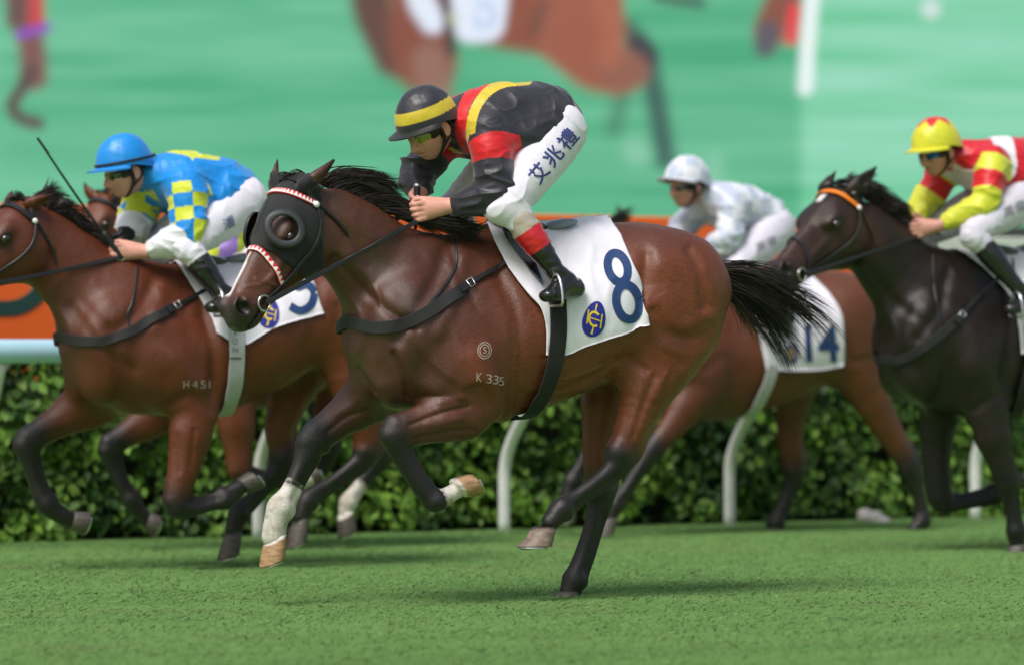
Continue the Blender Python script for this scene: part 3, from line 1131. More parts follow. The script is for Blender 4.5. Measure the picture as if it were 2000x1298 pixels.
def build_horse(sp):
    fr = sp['frame']
    res = sp['res']
    top = fr.uns([(*p, 0.0) for p in sp['top']])
    bot = fr.uns([(*p, 0.0) for p in sp['bottom']])
    wid = fr.uns([(p[0], 600, 0.0, *p[1:]) for p in sp['width']])
    legs = [fr.uns(l['chain']) for l in sp['legs']]
    neck = fr.uns(sp['neck'])
    P0, M, HL = head_frame(fr, sp['head'])
    allp = np.vstack([top[:, :3], bot[:, :3], neck[:, :3], *[l[:, :3] for l in legs], [P0 + M[0] * HL], [P0 + np.array([0, 0, .12])]])
    lo = np.minimum(allp.min(0) - 0.14, [9, -0.42, 9])
    hi = np.maximum(allp.max(0) + 0.14, [-9, 0.42, -9])
    lo[2] = max(lo[2], -0.03)
    g = SDF(lo, hi, res)
    # trunk
    ss = np.linspace(max(top[:, 0].min(), bot[:, 0].min()), min(top[:, 0].max(), bot[:, 0].max()), 40)
    o = np.argsort(top[:, 0])
    tz = np.interp(ss, top[o, 0], top[o, 2])
    o = np.argsort(bot[:, 0])
    bz = np.interp(ss, bot[o, 0], bot[o, 2])
    o = np.argsort(wid[:, 0])
    ww = np.interp(ss, wid[o, 0], wid[o, 3])
    pn = np.interp(ss, wid[o, 0], wid[o, 4])
    g.loft(np.stack([ss, tz, bz, ww, pn], 1), k=0.05, n=2.25)
    # neck, muscle masses
    g.tube(neck, k=0.09)
    for b in sp.get('mass', []):
        p = fr.uns([b])[0]
        g.ell(p[:3], (p[3], p[4], p[5]), k=0.07)
        if len(b) > 6 and b[6]:
            g.ell(p[:3] * np.array([1, -1, 1]), (p[3], p[4], p[5]), k=0.07)
    # legs
    for l, ch in zip(sp['legs'], legs):
        kk = l.get('k', 0.05)
        g.tube(ch[:3], k=kk * 1.6)
        kn, ft = l.get('knee', 4), l.get('fet', len(ch) - 2)
        lo_ch = ch[2:].copy()
        lo_ch[kn - 2 + 1:ft - 2, 3] *= 0.74
        lo_ch[kn - 2 + 1:ft - 2, 4] *= 0.80
        g.tube(lo_ch, k=0.02)
        fine = catmull(ch, (len(ch) - 1) * 6 + 1)
        tg = np.gradient(fine[:, :3], axis=0)
        tg[:, 1] = 0
        tg /= np.maximum(np.linalg.norm(tg, axis=1), 1e-9)[:, None]
        back = np.stack([tg[:, 2], 0 * tg[:, 0], -tg[:, 0]], 1)
        a, b = kn * 6, ft * 6
        seg = fine[a + 3:b + 1]
        ten = np.column_stack([seg[:, :3] + back[a + 3:b + 1] * seg[:, 3:4] * 0.80, seg[:, 3] * 0.36, seg[:, 3] * 0.42])
        g.tube(ten, k=0.007, n=len(ten))
        for sg in (-1, 1):
            gr = np.column_stack([seg[:, :3] + back[a + 3:b + 1] * seg[:, 3:4] * 0.42 + np.array([0, 1.0, 0]) * seg[:, 4:5] * 0.92 * sg, np.full(len(seg), 0.013), np.full(len(seg), 0.013)])
            g.tube(gr[2:-2], k=0.010, n=len(gr) - 4, sub=True)
        if l.get('hind'):
            p = fine[a - 1]
            hk = p[:3] + back[a - 1] * p[3] * 0.95
            up = fine[max(a - 9, 0)]
            g.tube([[*(up[:3] + back[max(a - 9, 0)] * up[3] * 0.75), 0.020, 0.020], [*((hk + up[:3] + back[max(a - 9, 0)] * up[3] * 0.75) / 2), 0.018, 0.018], [*hk, 0.027, 0.026], [*(fine[a + 4, :3] + back[a + 4] * fine[a + 4, 3] * 0.7), 0.020, 0.022]], k=0.022)
            g.ell(fine[a, :3] - back[a] * fine[a, 3] * 0.35, np.array([0.05, 0.052, 0.05]) * fine[a, 3] / 0.058, k=0.02)
        else:
            p = fine[a]
            g.ell(p[:3] + back[a] * p[3] * 0.85 - tg[a] * 0.012, (0.026, 0.024, 0.026), k=0.015)
            g.ell(p[:3] - back[a] * p[3] * 0.28 + tg[a] * 0.018, (0.044, 0.046, 0.044), k=0.007)
            g.ell(p[:3] - back[a] * p[3] * 0.28 - tg[a] * 0.026, (0.046, 0.050, 0.046), k=0.007)
        p = fine[b]
        g.ell(p[:3] + back[b] * p[3] * 0.62, np.array([0.030, 0.030, 0.032]) * p[3] / 0.047, k=0.012)
        g.ell(p[:3], np.array([0.046, 0.047, 0.046]) * p[3] / 0.047, k=0.012)
    # head
    wf, df = sp['head'].get('fat', (1.0, 1.0))
    hp = HEAD_PROF.copy()
    hp[:, :4] *= HL
    hp[:, 3] *= wf
    hp[:, 1:3] *= df
    H = lambda x, y, n: P0 + M[0] * x * HL + M[1] * y * HL * wf + M[2] * n * HL * df
    R = lambda *r: np.array(r) * HL * np.array([1, wf, df])
    ex, en = head_px(fr, P0, M, HL, wf, df, sp['head']['eye'], 0.145) if 'eye' in sp['head'] else (0.285, -0.078)
    nx, nn_ = head_px(fr, P0, M, HL, wf, df, sp['head']['nostril'], 0.085) if 'nostril' in sp['head'] else (0.90, -0.078)
    ex, en = np.clip(ex, 0.23, 0.38), np.clip(en, -0.13, -0.068)
    nx, nn_ = np.clip(nx, 0.84, 0.93), np.clip(nn_, -0.12, -0.05)
    g.loft(hp, M, P0, k=0.035, n=2.5)
    for sg in (-1, 1):
        g.ell(H(0.24, 0.085 * sg, -0.24), R(0.16, 0.07, 0.145), M, k=0.02)          # cheek
        g.ell(H(ex - 0.02, 0.104 * sg, en + 0.030), R(0.085, 0.046, 0.034), M, k=0.045)       # brow
        g.ell(H(0.47, 0.08 * sg, -0.12), R(0.16, 0.022, 0.014), M, k=0.02)          # facial crest
        g.ell(H(nx - 0.01, 0.060 * sg, nn_), R(0.062, 0.034, 0.052), M, k=0.025)      # nostril wing
        g.ell(H(nx + 0.004, 0.100 * sg, nn_), R(0.043, 0.055, 0.047), M, k=0.006, sub=True)
        g.ell(H(nx - 0.035, 0.088 * sg, nn_ + 0.030), R(0.034, 0.028, 0.018), M, k=0.008, sub=True)
        g.ell(H(ex, 0.165 * sg, en), R(0.04, 0.022, 0.028), M, k=0.008, sub=True)   # eye socket
        g.ell(H(0.87, 0.08 * sg, -0.152), R(0.12, 0.05, 0.008), M, k=0.006, sub=True)     # mouth
    g.ell(H(0.955, 0, -0.155), R(0.014, 0.08, 0.007), M, k=0.005, sub=True)
    g.ell(H(0.87, 0, -0.185), R(0.075, 0.055, 0.035), M, k=0.015)                   # chin
    ears = []
    for sg, tip, er in zip((1, -1), sp['head']['ears'], (1.0, 1.0)):
        B = H(0.045, 0.10 * sg, -0.02)
        T = fr.un(*tip)
        md = (B + T) / 2 + M[0] * 0.012 + M[1] * 0.012 * sg
        rr = np.array([0.036, 0.040, 0.026, 0.006]) * HL / 0.64
        E = np.column_stack([catmull([B, md, T], 4), rr])
        ears.append(E)
        d = E[-1, :3] - E[0, :3]
        lat = np.cross(d, M[0])
        g.tube(np.column_stack([E[:, :3], E[:, 3] * 0.62, E[:, 3]]), lat=lat, k=0.012)
        fwd = np.cross(lat, d)
        fwd /= np.linalg.norm(fwd)
        if fwd @ M[0] < 0:
            fwd = -fwd
        inn = E.copy()
        if sp['head'].get('ear_back'):
            fwd = -fwd
        inn[:, :3] += fwd * E[:, 3:4] * 0.62 + d * 0.06
        g.tube(np.column_stack([inn[1:, :3], E[1:, 3] * 0.5, E[1:, 3] * 0.55]), lat=lat, k=0.006, sub=True)
    V, Q = g.mesh(2)
    keep = V[:, 2] > -0.02
    N = normals(V, Q)
    # muscle relief drawn on the near side
    cdir = fr.cam_dir()
    for line, wpx, amp, tmin in sp.get('ledge', []):      # one edge of a muscle: full on the left of the line's run, falling away sharply on the right
        uv = fr.px(V)
        C = catmull(line, 40)
        m = (V[:, 1] > tmin) & ((N @ (cdir / np.linalg.norm(cdir))) > 0.0)
        P_ = uv[m]
        D = np.linalg.norm(P_[:, None, :] - C[None], axis=2)
        j = D.argmin(1)
        tg_ = np.gradient(C, axis=0)[j]
        dv = P_ - C[j]
        side = tg_[:, 0] * -dv[:, 1] + tg_[:, 1] * dv[:, 0]
        dd = D[np.arange(len(j)), j]
        endf = np.minimum(1, np.minimum(j, len(C) - 1 - j) / 8.0)
        w = np.where(side > 0, np.exp(-(dd / wpx) ** 1.5), np.exp(-(dd / 8.0) ** 2)) * amp * 0.95 * (0.25 + 0.75 * endf) * np.exp(-np.where((j == 0) | (j == len(C) - 1), dd / 6.0, 0))
        V[m] += N[m] * w[:, None]
    N = normals(V, Q)
    for line, wpx, amp, tmin in sp.get('relief', []):
        uv = fr.px(V)
        C = catmull(line, 30) if len(line) > 1 else np.array([line[0], line[0]], float)
        m = (V[:, 1] > tmin) & ((N @ (cdir / np.linalg.norm(cdir))) > 0.0)
        d = seg_dist(uv[m], C)
        w = np.exp(-(d / wpx) ** 2) * amp
        V[m] += N[m] * w[:, None]
    # ribs, veins and soft irregularity
    V += N * (vnoise(V, 9.0, 1)[:, None] * 0.004 + vnoise(V * np.array([1, 1, 0.6]), 28.0, 2)[:, None] * 0.0012)
    N = normals(V, Q)
    # coat colours
    c = sp['coat']
    col = np.tile(np.array(c['base']), (len(V), 1))
    blend = lambda w, k: col.__setitem__(slice(None), col * (1 - w[:, None]) + np.array(k)[None] * w[:, None])
    nz = vnoise(V, 5.0, 4) * 0.5 + vnoise(V, 13.0, 5) * 0.3
    if 'fore' in c:                                   # the sweat-darkened forehand
        s0, s1 = fr.un(c['fore_px'][0], 600)[0], fr.un(c['fore_px'][1], 600)[0]
        blend(smooth01(V[:, 0] + nz * 0.12, s0, s1), c['fore'])
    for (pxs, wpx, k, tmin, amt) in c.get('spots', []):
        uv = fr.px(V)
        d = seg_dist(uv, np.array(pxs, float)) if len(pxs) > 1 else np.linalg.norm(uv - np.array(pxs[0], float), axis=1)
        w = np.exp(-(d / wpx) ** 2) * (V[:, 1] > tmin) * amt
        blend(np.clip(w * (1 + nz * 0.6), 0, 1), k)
    hl = (V - P0) @ M.T / HL / np.array([1, wf, df])
    inhead = (hl[:, 0] > 0.0) & (hl[:, 0] < 1.1) & (np.abs(hl[:, 1]) < 0.3) & (hl[:, 2] > -0.5) & (hl[:, 2] < 0.2)
    blend(inhead * smooth01(hl[:, 0] + nz * 0.05 - hl[:, 2] * 0.25, 0.84, 0.98), c['muzzle'])
    eyew = np.exp(-((hl[:, 0] - ex) / 0.07) ** 2 - ((hl[:, 2] - en) / 0.05) ** 2) * inhead
    blend(eyew * 0.8, c['muzzle'])
    nost = np.zeros(len(V))
    for sg in (-1, 1):
        nost = np.maximum(nost, np.exp(-((hl[:, 0] - nx) / 0.042) ** 2 - ((hl[:, 1] - 0.080 * sg) / 0.05) ** 2 - ((hl[:, 2] - nn_) / 0.045) ** 2))
    blend(np.clip(nost * 1.9, 0, 1) * inhead, (0.008, 0.004, 0.004))
    if 'blaze' in c:
        for (x0, x1, y0, y1, wd) in c['blaze']:
            f = np.clip((hl[:, 0] - x0) / (x1 - x0), 0, 1)
            yy = y0 + f * (y1 - y0)
            w = smooth01(-np.abs(hl[:, 1] - yy + vnoise(hl, 14.0, 3) * 0.006), -wd, -wd * 0.6) * smooth01(-np.abs(hl[:, 0] - (x0 + x1) / 2), -(x1 - x0) / 2 - 0.01, -(x1 - x0) / 2 + 0.03)
            blend(w * inhead * (hl[:, 2] > -0.10), (0.72, 0.70, 0.68))
    for E in ears:
        d = seg_dist(V, E[1:, :3])
        f = np.clip(np.linalg.norm(V - E[0, :3], axis=1) / np.linalg.norm(E[-1, :3] - E[0, :3]), 0, 1)
        blend((d < 0.05) * smooth01(f, 0.55, 0.95) * 0.9, c['points'])
    for l, ch in zip(sp['legs'], legs):
        fine = catmull(ch, (len(ch) - 1) * 6 + 1)
        par = np.arange(len(fine)) / 6.0
        start = l.get('dark', 3.0)
        sel = np.where(par >= start - 1.3)[0]
        m = np.where((V[:, 2] < ch[max(0, int(start) - 2):, 2].max() + 0.2))[0]
        D = np.linalg.norm(V[m][:, None, :] - fine[sel][None, :, :3], axis=2) / fine[sel][None, :, 3]
        j = D.argmin(1)
        dd = D[np.arange(len(m)), j]
        pp = par[sel][j] + nz[m] * 0.3
        w = smooth01(pp, start - 0.5, start + 0.7) * smooth01(-dd, -2.0, -1.5)
        col[m] = col[m] * (1 - w[:, None]) + np.array(l.get('dark_col', c['points']))[None] * w[:, None]
        if 'sock' in l:
            w = smooth01(pp + vnoise(V[m], 40.0, 8) * 0.12, l['sock'] - 0.12, l['sock'] + 0.12) * smooth01(-dd, -2.0, -1.5)
            dirt = np.clip(vnoise(V[m], 30.0, 3) * 0.8 + vnoise(V[m], 70.0, 6) * 0.5 + 0.15, 0, 1)[:, None]
            sc_ = np.array((0.62, 0.58, 0.53)) * (1 - dirt) + np.array((0.36, 0.31, 0.23)) * dirt
            col[m] = col[m] * (1 - w[:, None]) + sc_ * w[:, None]
    col *= (1 + 0.10 * nz)[:, None]
    root = empty(sp['name'], fr.matrix())
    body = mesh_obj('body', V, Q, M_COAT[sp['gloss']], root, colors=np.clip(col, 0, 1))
    cast = Caster(fr, V, Q)
    out = dict(root=root, fr=fr, V=V, Q=Q, N=N, cast=cast, P0=P0, M=M, HL=HL, hl=hl, body=body, H=H, legs=legs)
    # eyes
    for sg in (-1, 1):
        c0 = H(ex, 0.138 * sg, en)
        uvs = 14
        th = np.linspace(0, math.pi, 9)
        ph = np.linspace(0, 2 * math.pi, uvs, endpoint=False)
        EV = np.array([c0 + HL * 0.034 * (M[0] * math.sin(a) * math.cos(b) * 1.15 + M[1] * math.cos(a) * sg * 0.8 + M[2] * math.sin(a) * math.sin(b) * 0.9) for a in th for b in ph])
        EF = [(i * uvs + j, (i + 1) * uvs + j, (i + 1) * uvs + (j + 1) % uvs, i * uvs + (j + 1) % uvs) for i in range(8) for j in range(uvs)]
        mesh_obj('eye', EV, EF, M_EYE, root)
    # hooves
    for l, ch in zip(sp['legs'], legs):
        if 'hoof' in l:
            make_hoof(fr, l, root)
    return out


def make_hoof(fr, l, root):
    t = l['chain'][-1][2]
    (cu, cv), (su, sv), (tu, tv) = l['hoof']
    C, S, T = fr.un(cu, cv, t), fr.un(su, sv, t), fr.un(tu, tv, t)
    ax = S - C
    toe = T - S
    toe -= ax * ((toe @ ax) / (ax @ ax)) * 0.0
    tl = np.linalg.norm(toe)
    toe = toe / tl
    lat = np.cross(toe, ax)
    lat /= np.linalg.norm(lat)
    sc = l.get('hs', 1.0)
    rings = []
    seg = 22
    for f, rt, rh, rl in ((-0.22, 0.034, 0.040, 0.036), (0.0, 0.044, 0.048, 0.044), (0.10, 0.048, 0.049, 0.047), (0.55, 0.056, 0.049, 0.053), (0.93, 0.064, 0.050, 0.058), (1.0, 0.064, 0.050, 0.058)):
        ring = []
        for i in range(seg):
            a = 2 * math.pi * i / seg
            ca, sa = math.cos(a), math.sin(a)
            r = (rt if ca > 0 else rh) * sc
            if ca < -0.9:
                r *= 0.86
            ring.append(C + ax * f + toe * ca * r * (tl / 0.06 if ca > 0 and f > 0.8 else 1) ** 0.5 + lat * sa * rl * sc)
        rings.append(ring)
    V = np.array([p for r in rings for p in r])
    F = []
    for i in range(len(rings) - 1):
        for j in range(seg):
            F.append((i * seg + j, i * seg + (j + 1) % seg, (i + 1) * seg + (j + 1) % seg, (i + 1) * seg + j))
    F.append(tuple((len(rings) - 1) * seg + j for j in range(seg)))
    F.append(tuple(reversed(range(seg))))
    col = np.tile(np.array(l.get('horn', (0.05, 0.045, 0.04))), (len(V), 1))
    f = np.repeat([-0.22, 0, .1, .55, .93, 1], seg)
    col *= (1 + 0.35 * np.sin(f * 17) * 0.4)[:, None]
    if l.get('sock'):
        col[f <= 0.0] = (0.62, 0.58, 0.52)
    elif True:
        col[f < 0.0] = (0.012, 0.011, 0.011)
    h = mesh_obj('hoof', V, F, M_HORN, root, colors=np.clip(col, 0, 1))
    # racing plate
    base = rings[-1]
    n = ax / np.linalg.norm(ax)
    P = [np.array(base[i % seg]) * 0.93 + (C + ax) * 0.07 + n * 0.004 for i in range(4 - seg // 2 + 0, seg // 2 - 3)]
    P = np.array(P)
    nr = np.array([(p - (C + ax)) for p in P])
    nr /= np.linalg.norm(nr, axis=1)[:, None]
    strip('horseshoe', P - nr * 0.012, np.tile(n, (len(P), 1)), 0.024 * sc, M_STEEL, h, thick=0.007)


def coat_mat(name, rough, spec):
    m = mat(name, attr=True, rough=rough, spec=spec, noise=0.22, nscale=230, stretch=(0.16, 1, 0.55))
    nt = m.node_tree
    p = nt.nodes["Principled BSDF"]
    tc = nt.nodes.new("ShaderNodeTexCoord")
    n1 = nt.nodes.new("ShaderNodeTexNoise")
    n1.inputs["Scale"].default_value = 9
    n1.inputs["Detail"].default_value = 6
    nt.links.new(tc.outputs["Object"], n1.inputs["Vector"])
    mr = nt.nodes.new("ShaderNodeMapRange")
    mr.inputs[1].default_value = 0.3
    mr.inputs[2].default_value = 0.7
    mr.inputs[3].default_value = rough - 0.09
    mr.inputs[4].default_value = rough + 0.12
    nt.links.new(n1.outputs["Fac"], mr.inputs[0])
    nt.links.new(mr.outputs[0], p.inputs["Roughness"])
    mp = nt.nodes.new("ShaderNodeMapping")
    mp.inputs["Rotation"].default_value = (0, 0.6, 0)
    mp.inputs["Scale"].default_value = (0.18, 1, 1)
    nt.links.new(tc.outputs["Object"], mp.inputs["Vector"])
    hs = []
    for sc_, vec in ((420, mp.outputs[0]), (150, tc.outputs["Object"]), (40, tc.outputs["Object"])):
        n = nt.nodes.new("ShaderNodeTexNoise")
        n.inputs["Scale"].default_value = sc_
        n.inputs["Detail"].default_value = 3
        nt.links.new(vec, n.inputs["Vector"])
        hs.append(n)
    prev = None
    for n, st, di in zip(hs, (0.55, 0.35, 0.16), (0.0028, 0.003, 0.007)):
        b = nt.nodes.new("ShaderNodeBump")
        b.inputs["Strength"].default_value = st
        b.inputs["Distance"].default_value = di
        nt.links.new(n.outputs["Fac"], b.inputs["Height"])
        if prev is not None:
            nt.links.new(prev.outputs["Normal"], b.inputs["Normal"])
        prev = b
    nt.links.new(prev.outputs["Normal"], p.inputs["Normal"])
    return m


M_COAT = {'shine': coat_mat('coat_shine', 0.38, 0.50), 'soft': coat_mat('coat_soft', 0.41, 0.45), 'dark': coat_mat('coat_dark', 0.36, 0.38)}
M_EYE = mat('eye_dark', (0.008, 0.005, 0.004), rough=0.05, spec=0.7, coat=0.5)
M_HORN = mat('hoof_horn', attr=True, rough=0.55, noise=0.5, nscale=26, stretch=(1, 1, 3), bump=0.3, bscale=60)
M_STEEL = mat('bright_steel', (0.62, 0.63, 0.65), rough=0.28, metal=1.0, noise=0.1, nscale=60)
M_HAIR = mat('black_hair', (0.024, 0.017, 0.014), rough=0.36, spec=0.5, noise=0.4, nscale=25)
M_LEATHER = mat('black_leather', (0.013, 0.013, 0.014), rough=0.36, spec=0.5, noise=0.3, nscale=80, bump=0.15, bscale=500)
M_WEB = mat('black_webbing', (0.012, 0.012, 0.013), rough=0.75, noise=0.25, nscale=300, bump=0.3, bscale=900)
M_CLOTH = creases(mat('white_saddle_cloth', (0.77, 0.745, 0.83), rough=0.75, noise=0.07, nscale=6, sheen=0.1), 7, 0.30, 0.012, (1, 1, 0.5))
M_NAVY = mat('navy_print', (0.012, 0.045, 0.16), rough=0.7, noise=0.18, nscale=60)
M_EMBLEM = mat('emblem_blue', (0.012, 0.02, 0.27), rough=0.7, noise=0.15, nscale=90)
M_GOLD = mat('emblem_yellow', (0.75, 0.55, 0.03), rough=0.6, noise=0.12, nscale=120)
M_BRAND = mat('freeze_brand', (0.42, 0.33, 0.29), rough=0.7, noise=0.35, nscale=120)
M_RED = mat('red_band', (0.60, 0.02, 0.025), rough=0.45, noise=0.08, nscale=80)
M_WHITE = mat('white_leather', (0.78, 0.77, 0.75), rough=0.5, noise=0.05, nscale=80)
M_GREYPAD = mat('grey_foam', (0.20, 0.24, 0.28), rough=0.6, noise=0.08, nscale=60)

YAW = 27.0
BAY = (0.152, 0.036, 0.012)
BLACK = (0.012, 0.010, 0.010)
HORN_PALE = (0.34, 0.20, 0.10)
HORN_DARK = (0.075, 0.062, 0.055)

fr8 = Frame(1112, -0.12, FPX / 474.0, YAW)
hs8 = dict(
    name='racehorse', frame=fr8, res=0.0074, gloss='shine',
    top=[(688, 600), (720, 560), (770, 520), (830, 478), (890, 455), (940, 448), (1000, 448), (1070, 444), (1140, 438), (1200, 434), (1260, 434), (1310, 446), (1350, 474), (1376, 515), (1388, 575)],
    bottom=[(688, 690), (715, 752), (760, 795), (830, 822), (920, 826), (1000, 812), (1080, 788), (1160, 755), (1230, 715), (1290, 695), (1340, 690), (1376, 650), (1388, 600)],
    width=[(688, .09, 0), (715, .15, 0), (770, .20, .15), (850, .235, .45), (930, .255, .5), (1000, .275, .42), (1080, .29, .3), (1160, .285, .2), (1230, .275, .12), (1290, .265, .08), (1340, .23, .05), (1376, .15, 0), (1388, .07, 0)],
    neck=[(652, 448, .03, .160, .080), (695, 482, .02, .182, .092), (745, 530, .0, .205, .108), (800, 580, .0, .235, .14), (860, 630, .0, .26, .19)],
    mass=[(800, 640, .15, .16, .085, .19, 1), (900, 690, .17, .13, .09, .16, 1), (1330, 560, .13, .20, .125, .20, 1), (1270, 520, .12, .18, .13, .12, 1), (765, 735, .09, .09, .09, .12, 1)],
    head=dict(poll=(568, 350, 0.02), muzzle=(429, 616, 0.13), fat=(1.16, 1.18), eye=(553, 447), nostril=(466, 591), ears=[(655, 310, .10), (542, 311, -.09)]),
    legs=[
        dict(chain=[(880, 740, .15, .13, .09), (915, 800, .17, .108, .078), (868, 814, .18, .094, .066), (815, 831, .18, .078, .058), (772, 846, .18, .064, .055),
                    (784, 892, .18, .050, .046), (808, 930, .18, .045, .041), (834, 966, .18, .047, .043), (850, 978, .18, .044, .042), (878, 964, .18, .036, .036), (893, 956, .18, .036, .036)],
             dark=3.4, fet=8, sock=8.3, hoof=((896, 951), (927, 943), (938, 962)), horn=HORN_PALE),
        dict(chain=[(810, 700, -.13, .14, .09), (755, 762, -.15, .112, .08), (695, 796, -.16, .090, .066), (645, 832, -.16, .070, .056), (610, 862, -.16, .061, .052),
                    (588, 908, -.16, .050, .045), (564, 958, -.16, .046, .042), (548, 990, -.16, .052, .046), (538, 1020, -.16, .046, .042), (534, 1046, -.16, .046, .043)],
             dark=3.0, fet=7, sock=5.75, hoof=((537, 1052), (533, 1096), (514, 1106)), horn=HORN_PALE, hs=1.05),
        dict(chain=[(1330, 570, .15, .19, .12), (1314, 655, .165, .175, .115), (1270, 742, .165, .125, .088), (1238, 825, .16, .076, .06), (1214, 886, .16, .060, .048),
                    (1188, 922, .16, .049, .042), (1138, 962, .16, .042, .037), (1098, 992, .16, .046, .042), (1074, 1018, .16, .038, .037)],
             dark=3.6, hind=True, fet=7, k=0.06, hs=1.12, hoof=((1060, 1034), (1050, 1066), (1010, 1067)), horn=(0.19, 0.14, 0.11)),
        dict(chain=[(1270, 590, -.14, .17, .12), (1215, 690, -.15, .13, .10), (1178, 790, -.15, .092, .075), (1168, 880, -.15, .068, .058), (1172, 955, -.15, .062, .05),
                    (1160, 1010, -.15, .050, .042), (1140, 1075, -.15, .047, .042), (1122, 1130, -.15, .048, .044), (1112, 1155, -.15, .04, .04)],
             dark=3.4, hind=True, fet=7, k=0.06, hoof=((1110, 1156), (1096, 1180), (1068, 1180)), horn=HORN_DARK),
    ],
    relief=[
        ([(1264, 500), (1256, 560), (1248, 625)], 14, -0.014, 0.0), ([(1300, 520), (1310, 570)], 34, 0.012, 0.0), ([(1345, 488), (1368, 545), (1373, 600)], 10, -0.013, 0.0),
        ([(1278, 608), (1305, 642), (1345, 653), (1385, 636)], 11, -0.014, 0.0), ([(1278, 735), (1254, 800), (1238, 850)], 8, -0.008, 0.1),
        ([(872, 480), (852, 540), (804, 620), (775, 660)], 14, -0.014, 0.0), ([(905, 505), (886, 580), (856, 650)], 15, 0.011, 0.0), ([(972, 530), (1004, 620), (1006, 720), (994, 800)], 13, -0.013, 0.03), ([(940, 700), (955, 740)], 32, 0.013, 0.03),
        ([(1290, 500), (1300, 560), (1310, 600)], 30, 0.004, 0.0), ([(1375, 530), (1400, 590), (1395, 640)], 16, 0.007, 0.0),
        ([(1300, 676), (1350, 690), (1400, 660)], 14, 0.007, 0.0), ([(1278, 490)], 14, 0.007, 0.0),
        ([(1228, 560), (1236, 600), (1226, 650)], 14, -0.005, 0.0), ([(1180, 712), (1225, 700), (1262, 722)], 9, -0.008, 0.0),
        ([(930, 690), (956, 740), (985, 790), (985, 830)], 20, 0.008, 0.03), ([(850, 650), (900, 700)], 24, 0.006, 0.02),
        ([(790, 690), (800, 740), (850, 762)], 16, 0.008, -0.02), ([(768, 690), (790, 740), (796, 775)], 6, -0.014, -0.05), ([(735, 700), (745, 750)], 16, 0.008, -0.1),
        ([(700, 720), (730, 765)], 6, -0.008, -0.2), ([(655, 505), (735, 590), (815, 640)], 9, -0.012, 0.0), ([(680, 500), (750, 570), (810, 610)], 16, 0.007, 0.0),
        ([(690, 430), (770, 490), (860, 550)], 20, 0.006, 0.0), ([(640, 400), (690, 470), (720, 520)], 8, -0.006, 0.0), ([(880, 470), (900, 540), (930, 600)], 10, -0.006, 0.03),
        # ribs and belly
        ([(1060, 700), (1110, 690)], 7, -0.003, 0.1), ([(1030, 792), (1100, 772), (1180, 738)], 5, 0.005, 0.03), ([(1040, 772), (1110, 756), (1180, 722)], 7, -0.007, 0.03),
        # forearms
        ([(800, 828), (860, 806), (915, 792)], 4, -0.009, 0.12), ([(810, 856), (870, 842), (925, 838)], 4, -0.009, 0.12), ([(840, 830), (900, 815)], 9, 0.007, 0.12), ([(860, 786), (905, 775)], 8, 0.006, 0.12),
        ([(720, 800), (680, 812), (640, 842)], 5, -0.008, -0.3), ([(700, 782), (655, 808)], 8, 0.005, -0.3),
        # veins
        ([(1100, 740), (1150, 725), (1200, 700)], 3, 0.004, 0.03), ([(500, 545), (540, 560), (560, 590)], 3.2, 0.005, -0.3), ([(560, 540), (575, 560), (590, 552)], 3, 0.004, -0.3), ([(1130, 760), (1180, 735)], 3, 0.004, 0.03), ([(700, 520), (730, 560), (745, 600)], 3.5, 0.005, 0.0),
        ([(480, 560), (510, 555), (530, 540)], 3.2, 0.005, -0.3), ([(1305, 720), (1280, 780)], 3, 0.004, 0.1)],
    ledge=[
        ([(1262, 592), (1282, 622), (1308, 642), (1344, 650), (1378, 636), (1398, 606)], 26, 0.014, 0.0), ([(1362, 618), (1370, 575), (1357, 530), (1330, 484)], 20, 0.009, 0.0),
        ([(1258, 560), (1262, 600), (1244, 650), (1230, 690)], 22, 0.010, 0.0), ([(1262, 720), (1244, 790), (1226, 860)], 14, 0.006, 0.1), ([(1240, 860), (1268, 790), (1300, 725)], 12, 0.007, 0.1),
        ([(1405, 668), (1360, 700), (1320, 740)], 14, 0.006, 0.0),
        ([(900, 756), (938, 740), (964, 766), (974, 832)], 24, 0.014, 0.03), ([(984, 836), (1002, 760), (1006, 660), (986, 560)], 22, 0.012, 0.05), ([(800, 650), (850, 712), (905, 752)], 20, 0.008, 0.02),
        ([(1040, 778), (1110, 760), (1180, 726), (1225, 700)], 16, 0.006, 0.03), ([(855, 560), (880, 620), (905, 690)], 18, 0.004, 0.03)],
    coat=dict(base=BAY, fore=(0.068, 0.023, 0.013), fore_px=(1060, 820), points=BLACK, muzzle=(0.028, 0.019, 0.017),
              blaze=[(0.42, 0.86, -0.02, -0.035, 0.032)],
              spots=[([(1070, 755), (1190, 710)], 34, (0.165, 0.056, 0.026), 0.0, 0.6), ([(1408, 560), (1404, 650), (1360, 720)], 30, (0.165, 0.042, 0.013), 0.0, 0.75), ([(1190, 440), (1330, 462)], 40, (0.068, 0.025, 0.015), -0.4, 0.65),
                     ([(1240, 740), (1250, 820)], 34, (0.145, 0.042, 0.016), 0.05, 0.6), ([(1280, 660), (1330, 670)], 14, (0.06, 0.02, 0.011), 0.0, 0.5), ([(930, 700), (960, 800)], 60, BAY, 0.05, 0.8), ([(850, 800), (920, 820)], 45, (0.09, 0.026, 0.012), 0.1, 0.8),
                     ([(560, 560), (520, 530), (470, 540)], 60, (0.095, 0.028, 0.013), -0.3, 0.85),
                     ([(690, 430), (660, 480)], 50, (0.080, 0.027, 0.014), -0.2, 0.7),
                     ([(735, 525), (760, 545)], 22, (0.17, 0.145, 0.13), -0.2, 0.35), ([(790, 570), (800, 600)], 16, (0.17, 0.145, 0.13), -0.2, 0.35)]))  # grey neck spots: wet-hair sheen painted into the coat colour, with some sweat foam


def remap(pts, a, b, c, d):
    return [(a * p[0] + b, c * p[1] + d, *p[2:]) for p in pts]


